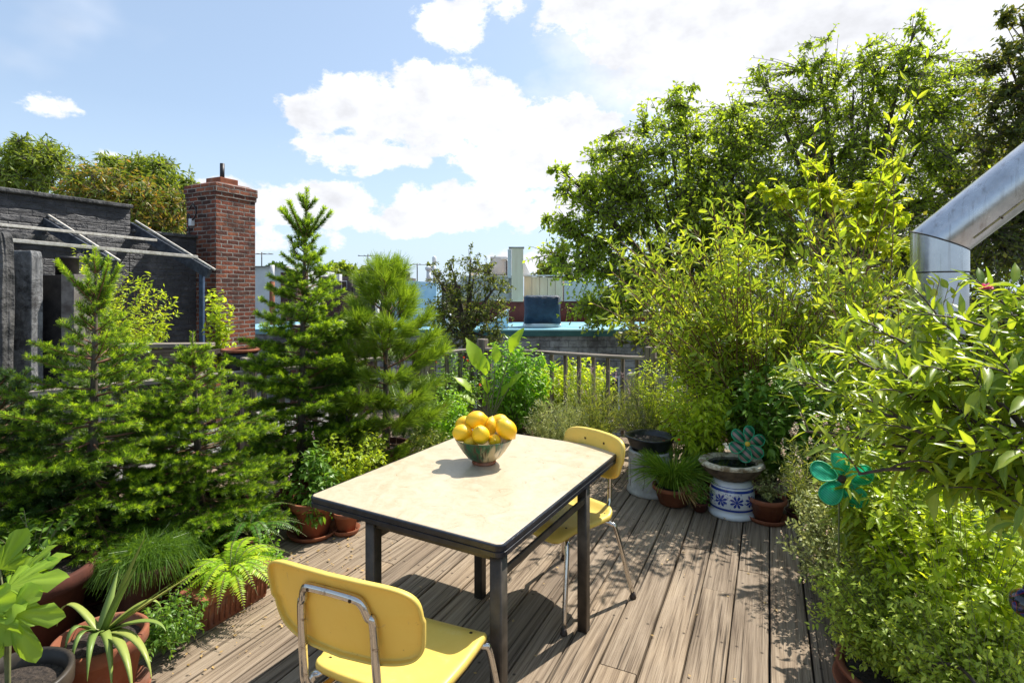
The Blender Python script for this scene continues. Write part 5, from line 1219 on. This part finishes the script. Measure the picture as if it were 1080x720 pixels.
r_=plant('potted_fig','fig with big lobed pale leaves in a dark glazed pot, bottom left corner','potted plant'); c=Vector((-1.72,1.86,0)); pot(r_,c.x,c.y,0,.17,.33,'dark_glaze',False,True,.8)
s=MB(); m=MB()
for (px,py,d,tx,ty,sc,up) in ((8,620,1.80,84,598,.20,(0,-.45,1)),(22,606,1.88,60,586,.14,(0,-.7,1)),(9,646,1.72,36,702,.175,(.1,-1,.7)),(-25,640,1.7,-30,690,.2,(0,-1,.8)),(0,600,1.92,-14,574,.17,(0,-.8,1))):
    a=np.array(P(px,py,d)); e=np.array(P(tx,ty,d-.02)); scatter(m,TF,[a],[e-a],[up],[sc],[RNG.uniform(.4,.9)])
    s.tube(bez((c.x,c.y,.3),(c.x,c.y,.55),a,6),[.008,.007,.005,.004,.003,.0025],6,False)
m.build('leaves',M['fig'],r_,True); s.build('stems',M['twig'],r_); finish(r_,c.x,c.y)
# big shaded pot row seen between the plants
for (lb,x,y,r0,h0) in (('large dark terracotta pot behind the aloe',-2.25,2.55,.24,.36),):
    r_=plant('potted_shrub',lb,'potted plant'); pot(r_,x,y,0,r0,h0,'terra_shaded'); m=MB(); s=MB(); stemplant(m,s,(x,y,h0*.8),list(ell_targets((x,y,h0+.12),(.2,.2,.15),30)),T_OVAL,.04,10); m.build('leaves',M['mid'],r_,False); s.build('stems',M['twig'],r_); finish(r_,x,y)

# ================================================================== POTS AND ORNAMENTS ON THE RIGHT
# cement urn with black tub
u=plant('cement_planter','round pale cement planter with cracked glaze pattern behind the far chair','planter'); c=G(686,4.52)
m=MB(); m.lathe([(0,.0),(.185,.0),(.195,.012),(.19,.035),(.178,.05),(.178,.30),(.172,.325),(.18,.335),(.175,.35),(.15,.352),(.15,.3),(0,.3)],(c.x,c.y,0),56,lambda a,i:.006*math.sin(3*a+i)); m.build('body',M['cement'],u)
for k in range(8):
    a=k*PI/4+.2; m=MB(); pts=[(c.x+.1795*math.cos(a+(.09 if j%2 else 0)),c.y+.1795*math.sin(a+(.09 if j%2 else 0)),.06+j*.075) for j in range(4)]; m.tube(pts,.0022,4); m.build('groove',M['rock'],u)
finish(u,c.x,c.y)
tb=plant('black_tub','black plastic tub of soil sitting on top of the cement planter','tub')
m=MB(); m.lathe([(0,.353),(.14,.353),(.165,.38),(.185,.44),(.192,.452),(.205,.455),(.205,.466),(.182,.466),(.17,.44),(.15,.41),(0,.41)],(c.x,c.y,0),56,lambda a,i:.035*math.cos(4*a+.6) if i>2 else .015*math.cos(4*a+.6)); m.build('shell',M['black_plastic'],tb)
m=MB(); m.lathe([(0,.432),(.155,.425)],(c.x,c.y,0),24); m.build('soil',M['soil'],tb); finish(tb,c.x,c.y,.353)
# grass pot with red flowers
r_=plant('potted_grass','low terracotta pot overflowing with fine grass and a few small red flowers','potted plant'); c=G(710,4.25); pot(r_,c.x,c.y,0,.15,.15,'terra',False)
m=MB(); n=900; a=RNG.uniform(0,2*PI,n); hh=np.stack([np.cos(a),np.sin(a),np.zeros(n)],1); el=RNG.uniform(.9,2.8,(n,1)); p0=np.array([c.x,c.y,.14])+hh*RNG.uniform(0,.09,(n,1)); tn=RNG.uniform(.1,.9,n)
for sgm in range(3):
    dd=hh+np.array([0,0,1.0])*(el-.75*sgm)+rv(n)*.12; scatter(m,needle(.045),p0,dd,rv(n),np.full(n,.115),tn); p0=p0+nrm(dd)*.105
m.build('blades',M['grassy'],r_,False)
m=MB(); n=90; a=RNG.uniform(-1.2,1.6,n); hh=np.stack([np.cos(a),-np.abs(np.sin(a))-.2,np.zeros(n)],1); scatter(m,needle(.03),np.array([c.x,c.y,.17])+nrm(hh)*.1,nrm(hh)+np.array([0,0,-.45])+rv(n)*.25,rv(n),RNG.uniform(.12,.2,n),RNG.uniform(0,1,n)); m.build('dry_blades',M['dry'],r_,False)
def blossom(parent,p,r,mat,n=9,nm='flower'):
    m=MB(); d=rv(n*3); d[:,2]=np.abs(d[:,2])*.7; scatter(m,rhomb(.7),np.tile(np.array(tuple(p)),(n*3,1)),d,rv(n*3)*.4+np.array([0,0,1]),np.full(n*3,r)*RNG.uniform(.6,1,n*3),RNG.uniform(0,1,n*3)); return m.build(nm,M[mat],parent,False)
for (px,py,d) in ((716,464,4.3),(700,466,4.35),(742,535,4.1)): blossom(r_,P(px,py,d),.02,'redfl' if py<500 else 'pinkfl')
finish(r_,c.x,c.y)
# ceramic stool with stone birdbath
r_=plant('ceramic_stool','blue and white patterned ceramic stool carrying the stone basin','stool'); c=G(772,4.08)
m=MB(); prof=[(0,.0),(.165,.0),(.17,.012),(.165,.035),(.15,.04),(.158,.06),(.163,.12),(.158,.18),(.145,.235),(.135,.245),(.13,.262),(.12,.266),(0,.266)]
m.lathe(prof,(c.x,c.y,0),72); body=m.build('body',None,r_)
def porcelain():
    t=NT('blue_white_porcelain'); tc=t.N('ShaderNodeTexCoord'); sp=t.N('ShaderNodeSeparateXYZ'); sh=t.N('ShaderNodeVectorMath',operation='SUBTRACT'); t.l.new(tc.outputs['Object'],sh.inputs[0]); sh.inputs[1].default_value=(c.x,c.y,0); t.l.new(sh.outputs[0],sp.inputs[0])
    an=t.math('MULTIPLY',t.math('ARCTAN2',sp.outputs[1],sp.outputs[0]),9/(2*PI)); fx=t.math('SUBTRACT',t.math('FRACT',an),.5)
    z=sp.outputs[2]; fz=t.math('MULTIPLY',t.math('SUBTRACT',z,.135),10.0)
    rr_=t.math('SQRT',t.math('ADD',t.math('MULTIPLY',fx,fx),t.math('MULTIPLY',fz,fz))); th=t.math('ARCTAN2',fz,fx)
    pet=t.math('ABSOLUTE',t.math('SINE',t.math('MULTIPLY',th,4.0)))
    fl=t.math('MULTIPLY',t.math('LESS_THAN',rr_,t.math('ADD',.2,t.math('MULTIPLY',pet,.24))),t.math('GREATER_THAN',pet,.35))
    core=t.math('LESS_THAN',rr_,.09)
    def band(a,b): return t.math('MULTIPLY',t.math('GREATER_THAN',z,a),t.math('LESS_THAN',z,b))
    bb=t.math('ADD',t.math('ADD',band(.062,.078),band(.196,.214)),band(.226,.231)); f=t.math('ADD',t.math('ADD',fl,core),bb,0,True)
    nz=t.noise(tc.outputs['Object'],60,3); sc=t.math('MULTIPLY',t.math('GREATER_THAN',nz,.60),band(.08,.195)); f=t.math('MAXIMUM',f,t.math('MULTIPLY',sc,.75))
    return t.pbr(t.mix(f,(.66,.69,.72),(.02,.05,.30)),.12,0,.6,None,0,0,.4)
body.data.materials.append(porcelain()); finish(r_,c.x,c.y)
r_=plant('stone_basin','rough stone basin with a pale chipped rim and dark water on the ceramic stool','birdbath')
rn=random.Random(2); ph=[rn.uniform(0,6) for _ in range(6)]
def wob(a,i): return (.012*math.sin(23*a+ph[5])+.03*math.sin(2*a+ph[0])+.025*math.sin(3*a+ph[1])+.018*math.sin(7*a+ph[2])+.012*math.sin(13*a+ph[3]))*(1 if i>0 else 0)
m=MB(); m.lathe([(0,.267),(.12,.268),(.17,.30),(.205,.345),(.215,.365)],(c.x,c.y,0),80,wob,1.08,.95); m.build('bowl',M['rock'],r_)
m=MB(); m.lathe([(.216,.3655),(.222,.385),(.212,.398),(.185,.396),(.17,.375),(.14,.345),(0,.335)],(c.x,c.y,0),80,wob,1.08,.95); m.build('rim',M['rockrim'],r_)
m=MB(); m.lathe([(0,.372),(.174,.372)],(c.x,c.y,0),60,wob,1.08,.95); m.build('water',M['water'],r_); finish(r_,c.x,c.y,.267)
# small potted succulent, and pots behind
def potted(label,px,d,r,h,mat,T,size,fm,n,nl,rad,name='potted_herb',saucer=True,**kw):
    c=G(px,d); root=plant(name,label,'potted plant','terracotta pots by the basin'); pot(root,c.x,c.y,0,r,h,mat,saucer); m=MB(); s=MB()
    stemplant(m,s,(c.x,c.y,h*.85),list(ell_targets((c.x,c.y,h+rad*.7),(rad,rad,rad),n,.6,h)),T,size,nl,stem_r=.002,**kw); m.build('foliage',M[fm],root,False); s.build('stems',M['twig'],root); finish(root,c.x,c.y); return root
potted('grey leaved herb in a terracotta pot with saucer right of the ceramic stool',809,3.95,.125,.17,'terra',T_OVAL,.028,'silver',34,14,.13)
potted('terracotta pot half hidden behind the left side of the stone basin',752,4.45,.14,.22,'terra',T_OVAL,.04,'mid',25,10,.12)
potted('terracotta pot in the shade right of the grey leaved herb',846,4.02,.10,.15,'terra_shaded',T_OVAL,.04,'herb',25,10,.14)
potted('leafy little plant at the foot of the stool on its left side',738,4.1,.06,.08,'terra_shaded',T_OVAL,.035,'mid',18,9,.11,saucer=False)
# pinwheels
def pinwheel(name,label,p,r,petals,cols,rim,stick,tilt):
    root=empty(name,(p.x,p.y,0),0,label,'pinwheel'); N_=Vector(tilt).normalized(); X=Vector((0,0,1)).cross(N_).normalized(); Y=N_.cross(X); ctr=Vector((0,0,p.z))
    m=MB(); m.tube([(0,.03,0),(0,.02,p.z)],.004,6); m.build('stick',M['twig'],root)
    for k in range(petals):
        a=2*PI*k/petals+.3; pts=[]
        for j in range(20):
            b=2*PI*j/20; rr_=r*.56+math.cos(b)*r*.42; ww=math.sin(b)*r*.30*(1+.25*math.cos(b)); pts.append((rr_,ww))
        def W(u,v,l): 
            q=X*(u*math.cos(a)-v*math.sin(a))+Y*(u*math.sin(a)+v*math.cos(a))+N_*(l+v*.35); return ctr+q
        m=MB(); vv=[W(r*.56,0,.0)]+[W(u,v,0) for u,v in pts]; m.add(vv,None,[(0,1+j,1+(j+1)%20) for j in range(20)]); pe=m.build('petal',cols,root,True,solid=.0015)
        m=MB(); m.tube([W(u,v,0) for u,v in pts+pts[:1]],r*.028,6,False); m.build('wire_rim',rim,pe)
    m=MB(); c0=ctr-N_*.004; m.tube([c0,c0+N_*.02],r*.13,16); m.build('hub',stick,root)
def stripes(name,a,b,k,tr=.4):
    t=NT(name); v=t.coords(); s_=t.N('ShaderNodeSeparateXYZ'); t.l.new(v,s_.inputs[0]); f=t.math('GREATER_THAN',t.math('SINE',t.math('MULTIPLY',t.math('ADD',s_.outputs[0],s_.outputs[2]),k)),.1); col=t.mix(f,a,b)
    d_=t.N('ShaderNodeBsdfPrincipled',{'Roughness':.35}); t.l.new(col,d_.inputs['Base Color']); q=t.N('ShaderNodeBsdfTranslucent'); t.l.new(col,q.inputs['Color']); x=t.N('ShaderNodeMixShader',{0:tr}); t.l.new(d_.outputs[0],x.inputs[1]); t.l.new(q.outputs[0],x.inputs[2]); t.l.new(x.outputs[0],t.out.inputs[0]); return t.m
green_rim=simple('green_rim',(.02,.32,.14),(.04,.42,.2),20,.4)
yel=simple('yellow_hub',(.6,.4,.02),(.7,.5,.05),20,.5)
pinwheel('garden_pinwheel','dark green pinwheel flower with pale pink stripes above the stone basin',P(788,468,4.0),.135,6,stripes('striped_petal',(.02,.24,.13),(.5,.34,.30),100,.4),green_rim,yel,(-.1,-1,.25))
pinwheel('garden_pinwheel','translucent turquoise green pinwheel flower half hidden by the peach leaves',P(888,505,2.45),.133,5,stripes('turquoise_petal',(.05,.62,.42),(.12,.72,.52),500,.6),green_rim,M['rubber'],(-.3,-1,.3))

# ================================================================== PEACH AND HERBS ON THE RIGHT
r_=plant('peach_tree','peach tree with long drooping glossy leaves filling the right side','tree'); base=np.array([1.98,1.72,.0])
mL=MB(); mS=MB(); mt=MB(); fk=np.array([1.85,1.68,.85]); mt.tube(bez(base,(base+fk)/2+np.array([.04,0,0]),fk,6),[.04,.037,.035,.033,.031,.03],8); mt.build('trunk',M['darktwig'],r_)
limbs=[((842,405),2.35),((880,372),2.2),((905,500),1.75),((850,455),2.3),((930,350),2.0),((985,335),1.9),((1040,345),1.75),((1075,330),1.7),((960,420),1.7),((1000,470),1.55),((1060,480),1.4),((1065,400),1.5),((1110,430),1.35),((1095,560),1.35),((940,470),1.8),((900,430),2.0),((1060,320),2.0),((1120,350),1.6),((985,515),1.6),((940,390),1.75),((1050,540),1.45),((1010,400),1.6)]
for (px,d) in limbs:
    d*=1.1
    e=np.array(P(px[0],px[1],d)); mid=fk+(e-fk)*.55; mid[2]+=.16+RNG.normal()*.03; lb=bez(fk,mid,e,9)
    mS.tube(lb,np.linspace(.016,.0045,9),6,False)
    leaves_on(mL,T_PEACH,lb,17,.098,.45,1.02,.8,-.12,.7,.1,1,.4)
    for k in range(10):
        p,dv=sample(lb,np.array([RNG.uniform(.4,1.0)])); u=rv(1)[0]; u=dv[0]*.6+u*.8; u[2]=abs(u[2])*.5+.1; u/=np.linalg.norm(u); l=RNG.uniform(.09,.22); q=p[0]+u*l
        tw_=bez(p[0],p[0]+u*l*.5+np.array([0,0,.03]),q,5); mS.tube(tw_,np.linspace(.004,.0018,5),4,False)
        leaves_on(mL,T_PEACH,tw_,10,.095,.15,1.05,.8,-.12,.7,.05,1,.4)
mS.build('branches',M['darktwig'],r_); mL.build('leaves',M['peach'],r_,True); finish(r_,*base)
m=plant('pink_flower','bright pink double blossom above the peach leaves right of the duct','flower'); fp=P(1042,305,1.95); blossom(m,fp,.03,'pinkfl',16,'petals'); s=MB(); s.tube(bez((2.3,2.6,.0),(fp.x,fp.y,1.2),fp,8),.004,5,False); s.build('stem',M['twig'],m); mm=MB(); leaves_on(mm,T_OVAL,bez((2.3,2.6,.0),(fp.x,fp.y,1.2),fp,8),26,.06,.3,.95); mm.build('leaves',M['peach'],m,False); finish(m,2.3,2.6)
def herb(name,label,px,py,d,rx,ry,rz,T,size,mat,n,nl,potd=None,fl=None,**kw):
    return mound(name,label,px,py,d,rx,rz,T,size,mat,n,nl,.08,'herb','herbs along the right edge of the deck',fl,kw.pop('twigs',3),potd,ry,**kw)
herb('oregano_pot','dense bright oregano spilling over its terracotta pot at the lower right edge of the deck',948,640,2.22,.36,.33,.24,T_OVAL,.024,'herb',260,20,dict(r=.21,h=.11,mat='terra'),('palefl',26,.008,.03),droop=0,upb=.7,spread=1.0)
herb('oregano_pot','bright small leaved herb mound in the bottom right corner',1040,690,1.85,.3,.3,.24,T_OVAL,.026,'herb',190,18,dict(r=.2,h=.2,mat='terra_shaded'),droop=0,upb=.7)
herb('mint_plant','yellowish mint with larger crinkled leaves under the peach tree',1010,575,2.1,.34,.3,.34,T_OVAL,.045,'lime',140,15,droop=.1,upb=.75)
herb('catmint_plant','trailing pale stemmed catmint leaning over the deck boards below the turquoise pinwheel',885,570,2.85,.28,.3,.28,T_OVAL,.026,'silver',150,18,None,('palefl',30,.010,.05),droop=.0,upb=.5)
herb('flowering_herb','feathery plant with tiny whitish pink flower sprigs left of the turquoise pinwheel',868,490,3.2,.24,.24,.26,T_NARROW,.04,'sage',110,16,None,('palefl',46,.013,.06),droop=-.1,upb=.3)
herb('leafy_herb','bright leafy herb between the turquoise pinwheel and the deck',950,520,2.5,.36,.3,.32,T_WILLOW,.075,'peach',150,16,droop=.2,upb=.7)
herb('leafy_herb','shaded dark leaved plants low under the peach branches',1040,620,2.6,.5,.4,.45,T_OVAL,.07,'mid',120,14,droop=.2,upb=.7)
herb('leafy_herb','mid green filler plants behind the catmint at the right deck edge',1000,500,3.1,.5,.4,.4,T_WILLOW,.085,'basil',150,16,droop=.2,upb=.6)
herb('leafy_herb','leafy plants behind the peach tree beneath the duct',985,410,3.4,.5,.3,.35,T_WILLOW,.08,'willow',120,16,droop=.1,upb=.5)
herb('leafy_herb','leafy plants behind the fence at the far right below the duct elbow',935,385,4.1,.45,.3,.4,T_WILLOW,.08,'willow',110,15,droop=.1,upb=.5)
# small colourful ceramic ball
r_=plant('painted_ceramic_ball','small glazed ball painted red and blue at the right edge among the herbs','ornament'); c=P(1083,636,1.66)
def ball():
    t=NT('painted_glaze'); n=t.noise(t.coords(),22,2,.5,1.0); return t.pbr(t.ramp(n,[(.4,(.02,.03,.16)),(.47,(.22,.015,.012)),(.50,(.012,.014,.02)),(.6,(.02,.03,.10)),(.68,(.3,.03,.02))],'CONSTANT'),.12,0,.6,None,0,0,.5)
m=MB(); m.lathe([(0,-.043)]+[(.043*math.sin(a*PI/14),-.043*math.cos(a*PI/14)) for a in range(1,14)]+[(.01,.043),(.01,.053),(0,.053)],(c.x,c.y,c.z),28); m.build('ball',ball(),r_)
m=MB(); m.tube([(c.x,c.y,0),(c.x,c.y,c.z-.04)],.005,8); m.build('stake',M['twig'],r_); finish(r_,c.x,c.y)
m=plant('hose_loop','dark looped garden hose end among the herbs at the bottom right','hose'); s=MB(); s.tube(smooth([tuple(P(980,708,1.85)),tuple(P(988,700,1.82)),tuple(P(1008,702,1.78)),tuple(P(1025,716,1.72)),tuple(P(1035,740,1.7)),tuple(P(1040,790,1.7))],5),.006,8); s.build('hose',M['rubber'],m); a=P(1008,702,1.78); finish(m,a.x,a.y,a.z)

# ================================================================== PLANTERS NEAR THE LEFT FENCE
r_=local('raised_planter','weathered wooden raised planter box behind the left fence below the lean-to frame','planter',G(130,5.2).x,5.2,None,-math.radians(4))
for i in range(3): m=MB(); z1=P(0,368,5.2).z-.19*i; m.box((0,0,z1-.185),(.75,.035,z1)); m.tone=[np.full(8,rnd.random())]; m.build('board',M['planter_wood'],r_,False,bevel=.004)
m=MB(); z1=P(0,362,5.2).z; m.box((-.03,-.03,z1-.045),(.8,.11,z1-.005)); m.build('top_rail',M['fence_h'],r_,False,bevel=.006)
for x in (0.02,.68): m=MB(); m.box((x,-.045,-.2),(x+.06,-.003,P(0,368,5.2).z)); m.build('post',M['fence_v'],r_,False,bevel=.004)
m=MB(); m.box((.01,.036,P(0,368,5.2).z-.12),(.74,.4,P(0,368,5.2).z-.04)); m.build('soil',M['soil'],r_,False)
r_=plant('black_cauldron_pot','round black pot with terracotta rim in front of the brick chimney','pot'); c=P(254,388,5.6)
m=MB(); m.lathe([(0,-.2),(.13,-.2),(.16,c.z),(.175,c.z+.12),(.165,c.z+.17),(0,c.z+.16)],(c.x,c.y,0),32); m.build('body',M['black_plastic'],r_); m=MB(); m.lathe([(.168,c.z+.171),(.185,c.z+.175),(.185,c.z+.2),(.15,c.z+.2),(.15,c.z+.175)],(c.x,c.y,0),32); m.build('rim',M['terra'],r_); finish(r_,c.x,c.y,-.2)
r_=local('cement_block_planter','grey cement block planter behind the pickets of the far fence','planter',G(655,7.1).x,7.1,None,AZ)
for i in range(2):
    for j in range(2): m=MB(); m.box((.40*j,0,-.2+.2*i+.003),(.397+.40*j,.3,-.2+.2*(i+1))); m.build('block',M['conc'],r_,False,bevel=.006)
    m=MB(); m.box((.05,.02,.203+.19*i),(.75,.28,.203+.187*(i+1))); m.build('block',M['conc'],r_,False,bevel=.006)

# ------------------------------------------------------------------ litter on the boards
m=MB(); n=420; cc=np.where(RNG.random(n)<.6,RNG.uniform(-2.75,-2.1,n),RNG.uniform(-2.7,.5,n)); ss_=np.where(cc<-2.1,RNG.uniform(1.0,3.6,n),RNG.uniform(.6,5.3,n))
pp_=np.stack([cc*CA+ss_*SA,-cc*SA+ss_*CA,RNG.uniform(.004,.012,n)],1); dd_=rv(n); dd_[:,2]*=.12
scatter(m,T_R,pp_,dd_,rv(n)*.3+np.array([0,0,1.0]),RNG.uniform(.008,.028,n),RNG.uniform(0,1,n)); tag(m.build('fallen_leaves',M['dry'],None,False),kind='stuff')
